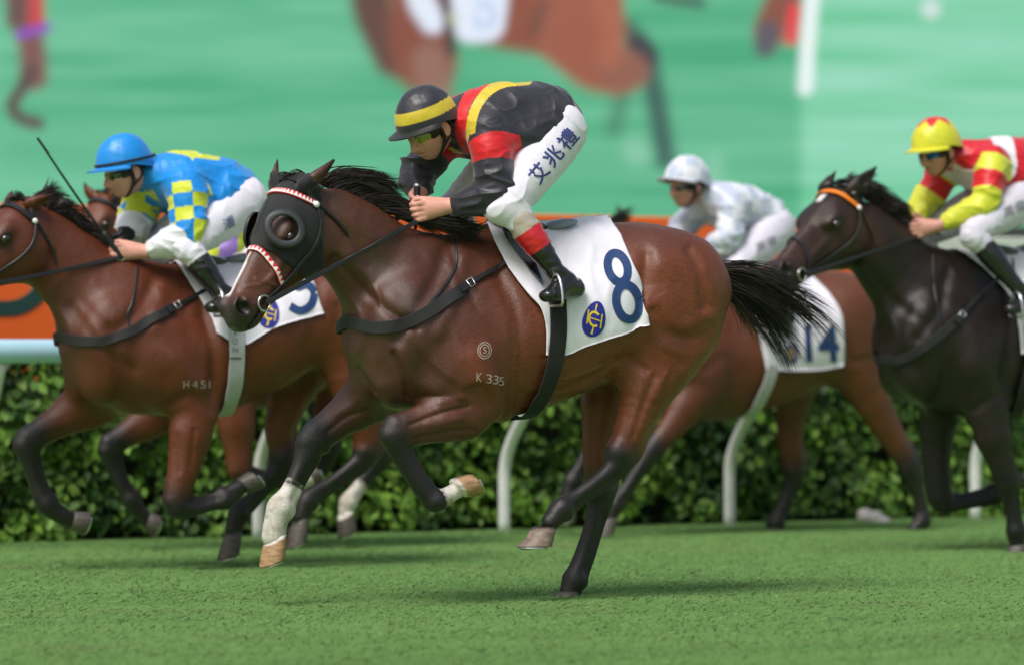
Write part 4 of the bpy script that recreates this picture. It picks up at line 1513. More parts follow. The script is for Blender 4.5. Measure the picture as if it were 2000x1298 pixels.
# the bay on the left
fr5 = Frame(400, 0.0, 17.2, YAW)
hs5 = dict(
    name='racehorse', frame=fr5, res=0.0095, gloss='soft',
    top=[(124, 625), (150, 585), (200, 556), (250, 532), (300, 520), (350, 516), (420, 514), (490, 508), (550, 502), (610, 502), (660, 514), (700, 542), (725, 580), (735, 615)],
    bottom=[(124, 690), (140, 752), (180, 788), (240, 808), (330, 812), (400, 808), (440, 800), (500, 782), (560, 750), (610, 708), (650, 690), (700, 680), (725, 655), (735, 635)],
    width=[(124, .09, 0), (150, .15, 0), (200, .20, .15), (270, .235, .45), (340, .255, .5), (400, .275, .42), (470, .29, .3), (540, .285, .2), (600, .275, .12), (650, .265, .08), (695, .23, .05), (725, .15, 0), (735, .07, 0)],
    neck=[(84, 478, .0, .160, .078), (122, 512, .0, .180, .092), (165, 552, .0, .205, .108), (210, 594, .0, .235, .14), (262, 634, .0, .255, .19)],
    mass=[(225, 660, .15, .16, .085, .18, 1), (315, 690, .17, .13, .09, .16, 1), (690, 610, .13, .20, .125, .19, 1), (630, 580, .12, .18, .13, .12, 1), (195, 740, .09, .09, .09, .11, 1)],
    head=dict(poll=(44, 388, 0.0), muzzle=(-152, 568, 0.10), fat=(1.12, 1.12), eye=(5, 456), ears=[(105, 379, .09), (24, 372, -.09)]),
    legs=[
        dict(chain=[(310, 720, .15, .13, .09), (376, 788, .17, .112, .08), (372, 850, .18, .100, .072), (357, 920, .18, .076, .06), (345, 983, .18, .064, .055),
                    (385, 990, .18, .049, .045), (415, 982, .18, .045, .042), (438, 974, .18, .048, .044), (452, 962, .18, .042, .04), (470, 950, .18, .038, .037)],
             dark=3.3, fet=7, hoof=((476, 948), (499, 934), (513, 950)), horn=HORN_DARK),
        dict(chain=[(230, 730, -.13, .14, .09), (188, 786, -.15, .11, .08), (140, 806, -.16, .09, .066), (90, 836, -.16, .07, .056), (53, 864, -.16, .061, .052),
                    (58, 905, -.16, .049, .045), (72, 948, -.16, .045, .042), (90, 983, -.16, .049, .044), (114, 1003, -.16, .042, .04), (136, 1014, -.16, .038, .038)],
             dark=2.7, fet=7, hoof=((142, 1015), (168, 1016), (160, 1046)), horn=HORN_DARK),
        dict(chain=[(690, 620, .15, .19, .12), (690, 700, .165, .16, .11), (702, 790, .165, .11, .08), (713, 842, .16, .076, .06), (716, 884, .16, .06, .048),
                    (682, 915, .16, .049, .042), (640, 946, .16, .043, .037), (600, 976, .16, .047, .042), (588, 1008, .16, .039, .037)],
             dark=3.4, hind=True, fet=7, k=0.06, hoof=((585, 1020), (580, 1060), (562, 1070)), horn=HORN_DARK),
        dict(chain=[(650, 640, -.14, .17, .12), (602, 710, -.15, .13, .10), (562, 780, -.15, .095, .075), (545, 840, -.15, .07, .058), (553, 893, -.15, .06, .05),
                    (525, 934, -.15, .049, .042), (490, 974, -.15, .045, .04), (467, 1000, -.15, .048, .043), (457, 1034, -.15, .04, .039)],
             dark=3.4, hind=True, fet=7, k=0.06, hoof=((454, 1044), (448, 1086), (426, 1094)), horn=HORN_DARK)],
    relief=[([(302, 540), (272, 600), (226, 650)], 13, -0.013, 0.0), ([(394, 600), (418, 680), (412, 770)], 12, -0.012, 0.03), ([(350, 700), (366, 740)], 28, 0.013, 0.03), ([(320, 560), (300, 640)], 14, 0.009, 0.0), ([(140, 600), (200, 680), (260, 720)], 12, -0.009, 0.0), ([(215, 640), (235, 740), (225, 790)], 12, -0.009, 0.0),
            ([(330, 790), (375, 770), (410, 800)], 10, -0.010, 0.05), ([(395, 620), (420, 720), (415, 780)], 14, -0.009, 0.05),
            ([(290, 600), (340, 700), (400, 760)], 16, 0.007, 0.05), ([(345, 850), (350, 920)], 6, -0.006, 0.1), ([(380, 840), (372, 910)], 5, -0.006, 0.1),
            ([(150, 830), (90, 850)], 6, -0.005, -0.3), ([(100, 500), (160, 590), (210, 640)], 12, -0.007, 0.0), ([(620, 560), (610, 640), (600, 690)], 14, -0.010, 0.0),
            ([(440, 790), (520, 765), (590, 710)], 8, -0.006, 0.05), ([(660, 600), (665, 680), (690, 720)], 10, -0.008, 0.0)],
    coat=dict(base=(0.130, 0.031, 0.0105), fore=(0.105, 0.026, 0.010), fore_px=(420, 220), points=BLACK, muzzle=(0.03, 0.02, 0.018), spots=[([(120, 600), (130, 720)], 40, (0.06, 0.024, 0.015), -0.3, 0.6)]))

# the bay behind it, only partly in view
frx = Frame(520, 0.0, 18.9, YAW)
K5 = (0.91, 149.5, 0.91, 691 * 0.09)
hsx = dict(
    name='racehorse', frame=frx, res=0.013, gloss='soft',
    top=remap(hs5['top'], *K5), bottom=remap(hs5['bottom'], *K5), width=[(0.91 * p[0] + 149.5, *p[1:]) for p in hs5['width']],
    neck=[(222, 452, .0, .155, .078), (258, 494, .0, .178, .092), (300, 540, .0, .205, .108), (340, 600, .0, .235, .14), (388, 640, .0, .255, .19)],
    mass=remap(hs5['mass'], *K5),
    head=dict(poll=(206, 374, 0.0), muzzle=(88, 560, 0.14), ears=[(250, 345, .09), (163, 353, -.09)]),
    legs=[
        dict(chain=[(430, 730, .15, .13, .09), (455, 790, .17, .11, .08), (462, 830, .18, .098, .07), (466, 882, .18, .073, .058), (470, 922, .18, .062, .053),
                    (510, 936, .18, .048, .044), (545, 942, .18, .045, .042), (578, 942, .18, .047, .043), (592, 938, .18, .041, .039), (600, 936, .18, .038, .037)],
             dark=3.6, fet=7, sock=7.4, hoof=((602, 934), (618, 924), (626, 938)), horn=HORN_DARK),
        dict(chain=[(360, 740, -.13, .14, .09), (320, 800, -.15, .11, .08), (284, 826, -.16, .088, .064), (242, 850, -.16, .066, .054), (215, 874, -.16, .058, .05),
                    (222, 910, -.16, .048, .044), (236, 944, -.16, .044, .042), (254, 975, -.16, .048, .043), (272, 998, -.16, .041, .039), (284, 1012, -.16, .038, .037)],
             dark=2.6, fet=7, hoof=((288, 1016), (306, 1022), (298, 1048)), horn=HORN_DARK),
        dict(chain=[(775, 640, .15, .18, .12), (775, 700, .165, .15, .11), (768, 780, .165, .105, .08), (760, 840, .16, .073, .06), (744, 886, .16, .058, .047),
                    (722, 918, .16, .047, .041), (700, 948, .16, .042, .037), (680, 978, .16, .045, .041), (674, 1000, .16, .038, .036)],
             dark=3.4, hind=True, fet=7, k=0.06, sock=5.9, hoof=((674, 1006), (680, 1040), (664, 1050)), horn=HORN_DARK),
        dict(chain=[(740, 640, -.14, .17, .12), (690, 710, -.15, .13, .10), (650, 780, -.15, .09, .075), (634, 830, -.15, .068, .058), (640, 874, -.15, .058, .05),
                    (622, 920, -.15, .047, .042), (604, 965, -.15, .044, .04), (590, 1000, -.15, .047, .043), (580, 1024, -.15, .04, .039)],
             dark=3.4, hind=True, fet=7, k=0.06, hoof=((578, 1030), (574, 1060), (556, 1066)), horn=HORN_DARK)],
    coat=dict(base=(0.13, 0.035, 0.013), points=BLACK, muzzle=(0.03, 0.02, 0.018)))

# the near-black horse on the right
frd = Frame(1900, 0.0, 18.7, YAW)
KD = (0.812, 1730 - 688 * 0.812, 0.812, 691 * 0.188 + 4)
hsd = dict(
    name='racehorse', frame=frd, res=0.0095, gloss='dark',
    top=[(1730, 620), (1755, 590), (1790, 548), (1816, 514), (1842, 496), (1876, 488), (1930, 487), (2000, 490)] + remap(hs8['top'][7:], *KD), bottom=remap([(p[0], p[1] + 14) for p in hs8['bottom']], *KD), width=[(KD[0] * p[0] + KD[1], *p[1:]) for p in hs8['width']],
    neck=[(1688, 458, .03, .162, .08), (1720, 492, .02, .185, .095), (1758, 537, .0, .21, .11), (1802, 584, .0, .24, .145), (1850, 628, .0, .26, .19)],
    mass=remap(hs8['mass'], *KD),
    head=dict(poll=(1640, 362, 0.02), muzzle=(1492, 536, 0.19), fat=(1.16, 1.14), eye=(1631, 428), nostril=(1536, 523), ears=[(1714, 324, .10), (1633, 333, -.09)]),
    legs=[
        dict(chain=[(1905, 720, .15, .13, .09), (1925, 790, .17, .112, .08), (1938, 850, .18, .096, .07), (1954, 900, .18, .073, .058), (1966, 938, .18, .064, .055),
                    (1972, 975, .18, .05, .046), (1978, 1010, .18, .046, .042), (1984, 1036, .18, .048, .044), (1987, 1060, .18, .041, .04)],
             dark=3.0, fet=7, hoof=((1988, 1064), (1984, 1086), (1966, 1088)), horn=HORN_DARK),
        dict(chain=[(1850, 720, -.13, .14, .09), (1838, 785, -.15, .112, .08), (1830, 842, -.16, .096, .07), (1829, 912, -.16, .075, .06), (1838, 976, -.16, .066, .056),
                    (1872, 983, -.16, .051, .046), (1908, 976, -.16, .047, .043), (1940, 966, -.16, .05, .045), (1956, 954, -.16, .042, .04), (1968, 946, -.16, .038, .038)],
             dark=3.0, fet=7, hoof=((1974, 944), (1992, 932), (2002, 946)), horn=HORN_DARK),
        dict(chain=remap(hs8['legs'][2]['chain'], *KD), dark=3.4, hind=True, fet=7, k=0.06, hoof=remap(hs8['legs'][2]['hoof'], *KD), horn=HORN_DARK),
        dict(chain=remap(hs8['legs'][3]['chain'], *KD), dark=3.4, hind=True, fet=7, k=0.06, hoof=remap(hs8['legs'][3]['hoof'], *KD), horn=HORN_DARK)],
    relief=[([(1850, 530), (1836, 600), (1794, 660)], 12, -0.014, 0.0), ([(1885, 660), (1905, 720)], 28, 0.014, 0.03), ([(1960, 560), (1975, 650), (1960, 740)], 12, -0.012, 0.05), ([(1690, 520), (1760, 600), (1830, 640)], 12, -0.011, 0.0), ([(1830, 560), (1850, 660), (1840, 760)], 14, -0.007, 0.0), ([(1880, 600), (1920, 700), (1940, 780)], 16, 0.006, 0.05),
            ([(1780, 640), (1800, 740), (1850, 800)], 12, -0.008, -0.05), ([(1900, 800), (1950, 770)], 10, -0.008, 0.05)],
    coat=dict(base=(0.014, 0.0085, 0.0068), points=(0.008, 0.007, 0.007), muzzle=(0.016, 0.013, 0.013), blaze=[(0.13, 0.24, -0.03, -0.015, 0.032)],
              spots=[([(1630, 450), (1590, 470), (1540, 500)], 60, (0.045, 0.020, 0.014), -0.3, 0.75), ([(1690, 440), (1700, 470)], 26, (0.07, 0.026, 0.014), -0.1, 0.7)]))

# the bay by the rail, number 14
fr14 = Frame(1500, 0.0, 20.7, YAW)
K14 = (0.734, 1645 - 1265 * 0.734, 0.734, 718 - 691 * 0.734)
hs14 = dict(
    name='racehorse', frame=fr14, res=0.0115, gloss='soft',
    top=remap(hs8['top'], *K14), bottom=remap([(p[0], p[1] + 8) for p in hs8['bottom']], *K14), width=[(K14[0] * p[0] + K14[1], *p[1:]) for p in hs8['width']],
    neck=remap(hs8['neck'], *K14), mass=remap(hs8['mass'], *K14),
    head=dict(poll=(1148, 474, 0.02), muzzle=(1050, 660, 0.15), ears=[(1188, 436, .10), (1140, 414, -.09)]),
    legs=[
        dict(chain=[(1340, 690, .15, .13, .09), (1370, 752, .17, .11, .08), (1340, 798, .18, .095, .068), (1303, 845, .18, .072, .058), (1274, 880, .18, .063, .053),
                    (1246, 916, .18, .05, .045), (1221, 955, .18, .046, .042), (1201, 985, .18, .048, .043), (1191, 1008, .18, .041, .04)],
             dark=3.2, fet=7, hoof=((1189, 1014), (1182, 1042), (1164, 1046)), horn=HORN_DARK),
        dict(chain=remap(hs8['legs'][1]['chain'], *K14), dark=3.2, fet=7, hoof=remap(hs8['legs'][1]['hoof'], *K14), horn=HORN_DARK),
        dict(chain=[(1640, 640, .15, .18, .12), (1668, 706, .165, .16, .11), (1702, 782, .165, .11, .08), (1748, 862, .16, .075, .06), (1776, 910, .16, .062, .05),
                    (1788, 955, .16, .05, .043), (1796, 990, .16, .046, .04), (1800, 1016, .16, .049, .044), (1786, 1034, .16, .04, .038)],
             dark=3.2, hind=True, fet=7, k=0.06, hs=1.1, hoof=((1778, 1036), (1762, 1057), (1730, 1058)), horn=HORN_DARK),
        dict(chain=[(1600, 650, -.14, .17, .12), (1575, 716, -.15, .13, .10), (1548, 790, -.15, .098, .075), (1541, 858, -.15, .074, .058), (1552, 918, -.15, .064, .05),
                    (1540, 958, -.15, .05, .043), (1526, 994, -.15, .047, .042), (1515, 1018, -.15, .049, .043), (1511, 1030, -.15, .04, .04)],
             dark=3.6, hind=True, fet=7, k=0.06, hoof=((1510, 1032), (1503, 1046), (1484, 1047)), horn=HORN_DARK)],
    relief=[([(1380, 720), (1420, 700), (1440, 760)], 12, -0.008, 0.0), ([(1640, 640), (1660, 700), (1700, 700)], 10, -0.008, 0.0)],
    coat=dict(base=(0.12, 0.036, 0.014), fore=(0.10, 0.029, 0.013), fore_px=(1500, 1350), points=BLACK, muzzle=(0.03, 0.02, 0.018)))

# ------------------------------------------------------------------ tack
def coons(left, right, top, bottom, nu, nv):
    L, R = catmull(left, nv), catmull(right, nv)
    T, B = catmull(top, nu), catmull(bottom, nu)
    u = np.linspace(0, 1, nu)[:, None, None]
    v = np.linspace(0, 1, nv)[None, :, None]
    S = (1 - v) * T[:, None] + v * B[:, None] + (1 - u) * L[None] + u * R[None]
    S -= (1 - u) * (1 - v) * T[0] + u * (1 - v) * T[-1] + (1 - u) * v * B[0] + u * v * B[-1]
    return S


def lay_cloth(name, h, left, right, top, bottom, mt, parent, nu=44, nv=34, off=0.010, wave=0.008, seed=0, mirror=True, thick=0.005, edge_lift=0.0):
    """A cloth over the back: the near half follows the body under the pixel outline, the far half mirrors it."""
    cast = h['cast']
    S = coons(left, right, top, bottom, nu, nv)
    P = np.zeros((nu, nv, 3))
    N = np.zeros((nu, nv, 3))
    for i in range(nu):
        for j in range(nv):
            P[i, j], N[i, j] = cast.hit(S[i, j, 0], S[i, j, 1], off)
    for _ in range(4):
        A = P.copy()
        A[1:-1, 1:-1] = (P[1:-1, 1:-1] * 2 + P[:-2, 1:-1] + P[2:, 1:-1] + P[1:-1, :-2] + P[1:-1, 2:]) / 6
        P = A
        A = N.copy()
        A[1:-1, 1:-1] = (N[1:-1, 1:-1] * 2 + N[:-2, 1:-1] + N[2:, 1:-1] + N[1:-1, :-2] + N[1:-1, 2:]) / 6
        N = A / np.linalg.norm(A, axis=2)[:, :, None]
    f = np.linspace(0, 1, nv)[None, :]
    Q = P.reshape(-1, 3)
    w = (vnoise(Q * np.array([10, 6, 3.0]), 1.0, seed) * 0.6 + vnoise(Q * np.array([24, 9, 7.0]), 1.0, seed + 3) * 0.4).reshape(nu, nv)
    rg = (1 - np.abs(vnoise(Q @ np.array([[9, 0, 9], [0, 6, 0], [-5, 0, 5.0]]), 1.0, seed + 5))).reshape(nu, nv) ** 4
    P = P + N * (np.clip(w + 0.25, 0, 2) * wave * (0.4 + 0.6 * f) + rg * wave * 0.7 * (1 - 0.4 * f) + edge_lift * f ** 3)[:, :, None]
    out = P + N * thick
    V = [out.reshape(-1, 3), P.reshape(-1, 3)]
    n = nu * nv
    F = [grid_faces(nu, nv, 0, True), grid_faces(nu, nv, n, False)]
    rim = []
    ed = [(i, nv - 1) for i in range(nu)]
    for e in ([(i, nv - 1) for i in range(nu)], [(0, j) for j in range(nv - 1, -1, -1)], [(nu - 1, j) for j in range(nv)]):
        for (a, b), (c, d) in zip(e[:-1], e[1:]):
            rim.append((a * nv + b, c * nv + d, n + c * nv + d, n + a * nv + b))
    F.append(np.array(rim))
    if mirror:
        m = np.array([1, -1, 1])
        V += [V[0] * m, V[1] * m]
        F += [x[:, ::-1] + 2 * n for x in F]
        br = []
        for i in range(nu - 1):
            a, b = i * nv, (i + 1) * nv
            br.append((a, b, b + 2 * n, a + 2 * n))
        F.append(np.array(br))
    V = np.vstack(V)
    o = mesh_obj(name, V, np.vstack(F), mt, parent)
    return o, Caster(h['fr'], out.reshape(-1, 3), grid_faces(nu, nv, 0, True))


def over_line(h, a, b, n=40, off=0.008, sag=0.0):
    """Points of a taut strap from a to b (local 3-D) that is pushed out wherever the body is in its way."""
    fr, cast = h['fr'], h['cast']
    f = np.linspace(0, 1, n)[:, None]
    P = a * (1 - f) + b * f
    P[:, 2] -= sag * np.sin(np.pi * f[:, 0])
    cam0 = np.array(cast.cam)
    out, nr = [], []
    for p in P:
        d = p - cam0
        L = np.linalg.norm(d)
        loc, no, i, dist = cast.bvh.ray_cast(Vector(cam0), Vector(d / L))
        if loc is not None and dist < L + off:
            q = np.array(loc) + np.array(no) * off
            out.append(q)
            nr.append(np.array(no))
        else:
            out.append(p)
            nr.append(np.array([0.0, 1.0, 0.15]))
    out, nr = np.array(out), np.array(nr)
    for _ in range(3):
        nr[1:-1] = nr[:-2] + nr[1:-1] * 2 + nr[2:]
        nr /= np.linalg.norm(nr, axis=1)[:, None]
        out[1:-1] = (out[:-2] + 2 * out[1:-1] + out[2:]) / 4
    return out, nr


def head_strip(name, h, pts, width, mt, parent, off=0.004, thick=0.005, n=30, start=None):
    """A strap on the head through head-local points (x, y, n in head lengths), snapped to the skin."""
    P = catmull([h['H'](*p) for p in pts], n)
    S = [h['cast'].near(p, off) for p in P]
    pts3, nr = np.array([s[0] for s in S]), np.array([s[1] for s in S])
    for _ in range(2):
        nr[1:-1] = nr[:-2] + nr[1:-1] * 2 + nr[2:]
        nr /= np.linalg.norm(nr, axis=1)[:, None]
        pts3[1:-1] = (pts3[:-2] + 2 * pts3[1:-1] + pts3[2:]) / 4
    return strip(name, pts3, nr, width, mt, parent, thick), pts3, nr


def ring_at(name, c, ax1, ax2, R, r, mt, parent, n=22):
    a = np.arange(n) * 2 * np.pi / n
    return tubes(name, c + R * (np.cos(a)[:, None] * ax1 + np.sin(a)[:, None] * ax2), r, mt, parent, sides=7, closed=True)


def to_head(h, p):
    return (np.asarray(p) - h['P0']) @ h['M'].T / h['HL']


def band_teeth(h, pts3, nr, width, parent, mt, name='band_tooth', step=2, thick=0.0055):
    """Row of triangles along a browband or noseband."""
    tg = np.gradient(pts3, axis=0)
    tg /= np.linalg.norm(tg, axis=1)[:, None]
    bn = np.cross(tg, nr)
    if bn[len(bn) // 2] @ h['M'][0] < 0:
        bn = -bn
    out = []
    for i in range(0, len(pts3) - step, step):
        c = (pts3[i] + pts3[i + step]) / 2 + nr[i] * (thick + 0.0012)
        a = pts3[i] + nr[i] * (thick + 0.0012) + bn[i] * width * 0.42
        b = pts3[i + step] + nr[i + step] * (thick + 0.0012) + bn[i + step] * width * 0.42
        t = c - bn[i] * width * 0.42
        V = [a, b, t, a - nr[i] * 0.003, b - nr[i] * 0.003, t - nr[i] * 0.003]
        out.append(mesh_obj(name, V, [(0, 1, 2), (2, 1, 0)[::1] if False else (5, 4, 3), (0, 3, 4, 1), (1, 4, 5, 2), (2, 5, 3, 0)], mt, parent, smooth=False))
    return out


def bridle(h, band_mat, nose=None, rein_to=None, rein_far=None, noseband_mat=None, teeth=None, grackle=False):
    root, M, HL, H = h['root'], h['M'], h['HL'], h['H']
    br = empty('bridle', None, root)
    o, p3, nr = head_strip('browband', h, [(0.10, 0.15, -0.10), (0.115, 0.12, -0.03), (0.12, 0.06, 0.03), (0.12, 0, 0.04), (0.12, -0.06, 0.03), (0.115, -0.12, -0.03), (0.10, -0.15, -0.10)], 0.026, band_mat, br, n=49, off=0.010)
    if teeth:
        band_teeth(h, p3, nr, 0.026, o, teeth)
    for sg in (1, -1):
        head_strip('cheekpiece', h, [(0.09, 0.16 * sg, -0.11), (0.22, 0.19 * sg, -0.19), (0.40, 0.18 * sg, -0.215), (0.60, 0.13 * sg, -0.20), (0.775, 0.10 * sg, -0.150)], 0.017, M_LEATHER, br, off=0.010)
        head_strip('throat_lash', h, [(0.08, 0.16 * sg, -0.12), (0.10, 0.17 * sg, -0.22), (0.12, 0.14 * sg, -0.33), (0.14, 0.06 * sg, -0.40)], 0.012, M_LEATHER, br, off=0.008)
        c, n0 = h['cast'].near(H(0.795, 0.12 * sg, -0.150), 0.012)
        ring_at('bit_ring', c, M[0], M[2], 0.030, 0.0042, M_STEEL, br)
        b, n1 = h['cast'].near(H(0.105, 0.16 * sg, -0.105), 0.02)
        dome(b, n1, 0.013, M_WHITE, br, 'rosette')
        h['ring%d' % sg] = c
    head_strip('headpiece', h, [(0.09, 0.15, -0.10), (0.03, 0.10, 0.0), (0.0, 0, 0.03), (0.03, -0.10, 0.0), (0.09, -0.15, -0.10)], 0.022, M_LEATHER, br, off=0.008)
    if nose is not None:
        o, p3, nr = head_strip('noseband', h, [(nose + 0.10, 0.13, -0.19), (nose + 0.05, 0.12, -0.10), (nose, 0.07, -0.01), (nose - 0.01, 0, 0.012), (nose, -0.07, -0.01), (nose + 0.05, -0.12, -0.10), (nose + 0.10, -0.13, -0.19)], 0.022, noseband_mat or M_LEATHER, br, n=41, off=0.006)
        if teeth:
            band_teeth(h, p3, nr, 0.022, o, teeth)
    for sg, tgt in ((1, rein_to), (-1, rein_far)):
        if tgt is not None:
            a = h['ring%d' % sg] + M[1] * 0.012 * sg
            if sg > 0:
                p, n = over_line(h, a, np.array(tgt), off=0.012, n=46)
            else:
                f = np.linspace(0, 1, 12)[:, None]
                p = a * (1 - f) + np.array(tgt) * f
                n = np.tile([0, -1.0, 0.1], (12, 1))
            strip('rein', p, n, 0.019, M_LEATHER, br, thick=0.004)
    return br


def dome(c, n, r, mt, parent, name):
    n = n / np.linalg.norm(n)
    x = np.cross(n, [0.3, 0.2, 0.9])
    x /= np.linalg.norm(x)
    y = np.cross(n, x)
    V = [c + n * r * 0.6]
    F = []
    for k, (rr, hh) in enumerate(((0.5, 0.5), (0.87, 0.25), (1.0, 0.0), (1.0, -0.5))):
        for i in range(12):
            a = i * math.pi / 6
            V.append(c + r * (rr * (math.cos(a) * x + math.sin(a) * y)) + n * r * hh)
    F += [(0, 1 + i, 1 + (i + 1) % 12) for i in range(12)]
    for k in range(3):
        for i in range(12):
            a, b = 1 + k * 12, 13 + k * 12
            F.append((a + i, b + i, b + (i + 1) % 12, a + (i + 1) % 12))
    return mesh_obj(name, V, F, mt, parent)


def girth_all_round(h, pxpts, width, mt, name='girth', off=0.012, n=40, extra=None):
    """The near half follows the pixel path from the cloth down to the breastbone; the far half mirrors it."""
    H = [h['cast'].hit(u, v, off) for u, v in catmull(pxpts, n)]
    p = np.array([x[0] for x in H])
    nr = np.array([x[1] for x in H])
    m = np.array([1, -1, 1])
    # close under the belly
    a, na = p[-1], nr[-1]
    bel = []
    loc = h['cast'].bvh.ray_cast(Vector((a[0], 0.0, -0.5)), Vector((0, 0, 1)))
    zb = loc[0][2] if loc[0] is not None else a[2] - 0.05
    bel = [(np.array([a[0], a[1] * 0.5, zb - off + (a[2] - zb) * 0.22]), np.array([0, 0.5, -0.87])), (np.array([a[0], 0, zb - off]), np.array([0, 0, -1.0]))]
    P = np.vstack([p, [b[0] for b in bel], [bel[0][0] * m], (p * m)[::-1]])
    N = np.vstack([nr, [b[1] for b in bel], [bel[0][1] * m], (nr * m)[::-1]])
    for _ in range(3):
        N[1:-1] = N[:-2] + N[1:-1] * 2 + N[2:]
        N /= np.linalg.norm(N, axis=1)[:, None]
        P[1:-1] = (P[:-2] + 2 * P[1:-1] + P[2:]) / 4
    return strip(name, P, N, width, mt, h['root'], thick=0.006)


def breastplate(h, pxpts, width, mt=None, strap=None, neck=None, name='breastplate', mirror=True):
    root = h['root']
    b = empty(name, None, root)
    H = [h['cast'].hit(u, v, 0.008) for u, v in catmull(pxpts, 44)]
    H = [x for x, (u, v) in zip(H, catmull(pxpts, 44)) if h['cast'].strict(u, v)]
    p, nr = np.array([x[0] for x in H]), np.array([x[1] for x in H])
    for _ in range(3):
        nr[1:-1] = nr[:-2] + nr[1:-1] * 2 + nr[2:]
        nr /= np.linalg.norm(nr, axis=1)[:, None]
        p[1:-1] = (p[:-2] + 2 * p[1:-1] + p[2:]) / 4
    m = np.array([1, -1, 1])
    k = p[:, 1] > 0.015
    pp = np.vstack([p[k][::-1], (p * m)[k]])
    nn = np.vstack([nr[k][::-1], (nr * m)[k]])
    c_ = int(k.sum())
    for _ in range(6):
        a0, a1 = max(1, c_ - 5), min(len(pp) - 1, c_ + 5)
        pp[a0:a1] = (pp[a0 - 1:a1 - 1] + 2 * pp[a0:a1] + pp[a0 + 1:a1 + 1]) / 4
        nn[a0:a1] = nn[a0 - 1:a1 - 1] + 2 * nn[a0:a1] + nn[a0 + 1:a1 + 1]
        nn /= np.linalg.norm(nn, axis=1)[:, None]
    strip('breast_band', pp, nn, width, mt or M_WEB, b, thick=0.007)
    if strap:
        px_strip('girth_strap', h['cast'], strap, 0.020, M_LEATHER, b, off=0.012, thick=0.005, n=24)
        q, n0 = h['cast'].hit(*strap[0], 0.02)
        t = h['cast'].hit(*strap[1], 0.02)[0] - q
        t /= np.linalg.norm(t)
        bn = np.cross(n0, t)
        c = q + t * 0.012
        tubes('buckle', np.array([c + t * x + bn * y for x, y in ((-.014, -.016), (.014, -.016), (.014, .016), (-.014, .016))]), 0.0028, M_STEEL, b, sides=6, closed=True)
        strip('keeper', np.array([q - t * 0.055, q - t * 0.012]), np.array([n0, n0]), 0.036, M_LEATHER, b, thick=0.008)
    if neck:
        px_strip('neck_strap', h['cast'], neck, 0.011, M_LEATHER, b, off=0.004, thick=0.005, n=30)
    return b


def tail_and_mane(h, tail=None, mane=None, fore=None, n_tail=420, n_mane=520, seed=1, wt=0.006, wm=0.0045, spread=(0.05, 0.03)):
    fr = h['fr']
    if tail:
        hair('tail', [[fr.un(*p) for p in g] for g in tail], n_tail, wt, M_HAIR, h['root'], jitter=0.012, spread=spread[0], seed=seed, seg=12, length=(0.45, 1.0), clumps=40)
    if mane:
        hair('mane', [[fr.un(*p) for p in g] for g in mane], n_mane, wm, M_HAIR, h['root'], jitter=0.010, spread=spread[1], seed=seed + 1, seg=9, length=(0.5, 1.0), clumps=max(24, n_mane // 24))
    if fore:
        hair('forelock', [[fr.un(*p) for p in g] for g in fore], 60, 0.003, M_HAIR, h['root'], jitter=0.006, spread=0.02, seed=seed + 2, seg=7)


def pad_mesh(name, c, ax, r, mt, parent, n=2.5):
    """A rounded pad (superellipsoid) with axes rows ax and radii r."""
    V, F = [], []
    A, B = 12, 24
    sp = lambda x, e: math.copysign(abs(x) ** e, x)
    e = 2 / n
    for i in range(A + 1):
        a = -math.pi / 2 + math.pi * i / A
        for j in range(B):
            b = 2 * math.pi * j / B
            V.append(c + ax[0] * r[0] * sp(math.cos(a), e) * sp(math.cos(b), e) + ax[1] * r[1] * sp(math.cos(a), e) * sp(math.sin(b), e) + ax[2] * r[2] * sp(math.sin(a), e))
    for i in range(A):
        for j in range(B):
            F.append((i * B + j, i * B + (j + 1) % B, (i + 1) * B + (j + 1) % B, (i + 1) * B + j))
    return mesh_obj(name, V, F, mt, parent)


def saddle(h, flap, seat_px, cantle_px, stirrup=None, tilt=0.12, over=None, cant_r=(0.085, 0.10, 0.018)):
    """Racing saddle: flap on the near side, small seat, padded tongue behind, stirrup leather and iron."""
    fr, root = h['fr'], h['root']
    s = empty('saddle', None, root)
    o, c = lay_cloth('flap', dict(h, cast=over) if over else h, *flap, M_PATENT, s, nu=14, nv=20, off=0.012, wave=0.004, thick=0.008, seed=4)
    q = fr.un(*seat_px, 0.0)
    pad_mesh('seat', q, np.array([[1, 0, tilt], [0, 1, 0], [-tilt, 0, 1]]), (0.13, 0.11, 0.028), M_PATENT, s)
    q = fr.un(*cantle_px, 0.03)
    pad_mesh('cantle_pad', q, np.array([[0.97, 0, -0.22], [0, 1, 0], [0.22, 0, 0.97]]), cant_r, M_GREYPAD, s, n=2.2)
    if stirrup is not None:
        for sg in (1, -1):
            foot = np.array(stirrup) * np.array([1, sg, 1])
            top = fr.un(*seat_px, 0.0) + np.array([0.02, 0.20 * sg, -0.05])
            f = np.linspace(0, 1, 12)[:, None]
            P = top * (1 - f) + (foot + np.array([0, 0, 0.11])) * f
            strip('stirrup_leather', P, np.tile([0, sg, 0.1], (12, 1)), 0.016, M_LEATHER, s, thick=0.004)
            a = np.linspace(0, math.pi, 14)
            arc = np.array([foot + np.array([0, 0.058 * math.cos(x), -0.002 + 0.115 * math.sin(x)]) for x in a])
            tubes('stirrup_iron', np.vstack([arc, [foot + [0, -0.05, -0.012]], [foot + [0, 0.05, -0.012]]]), 0.006, M_STEEL, s, closed=True)
    return s


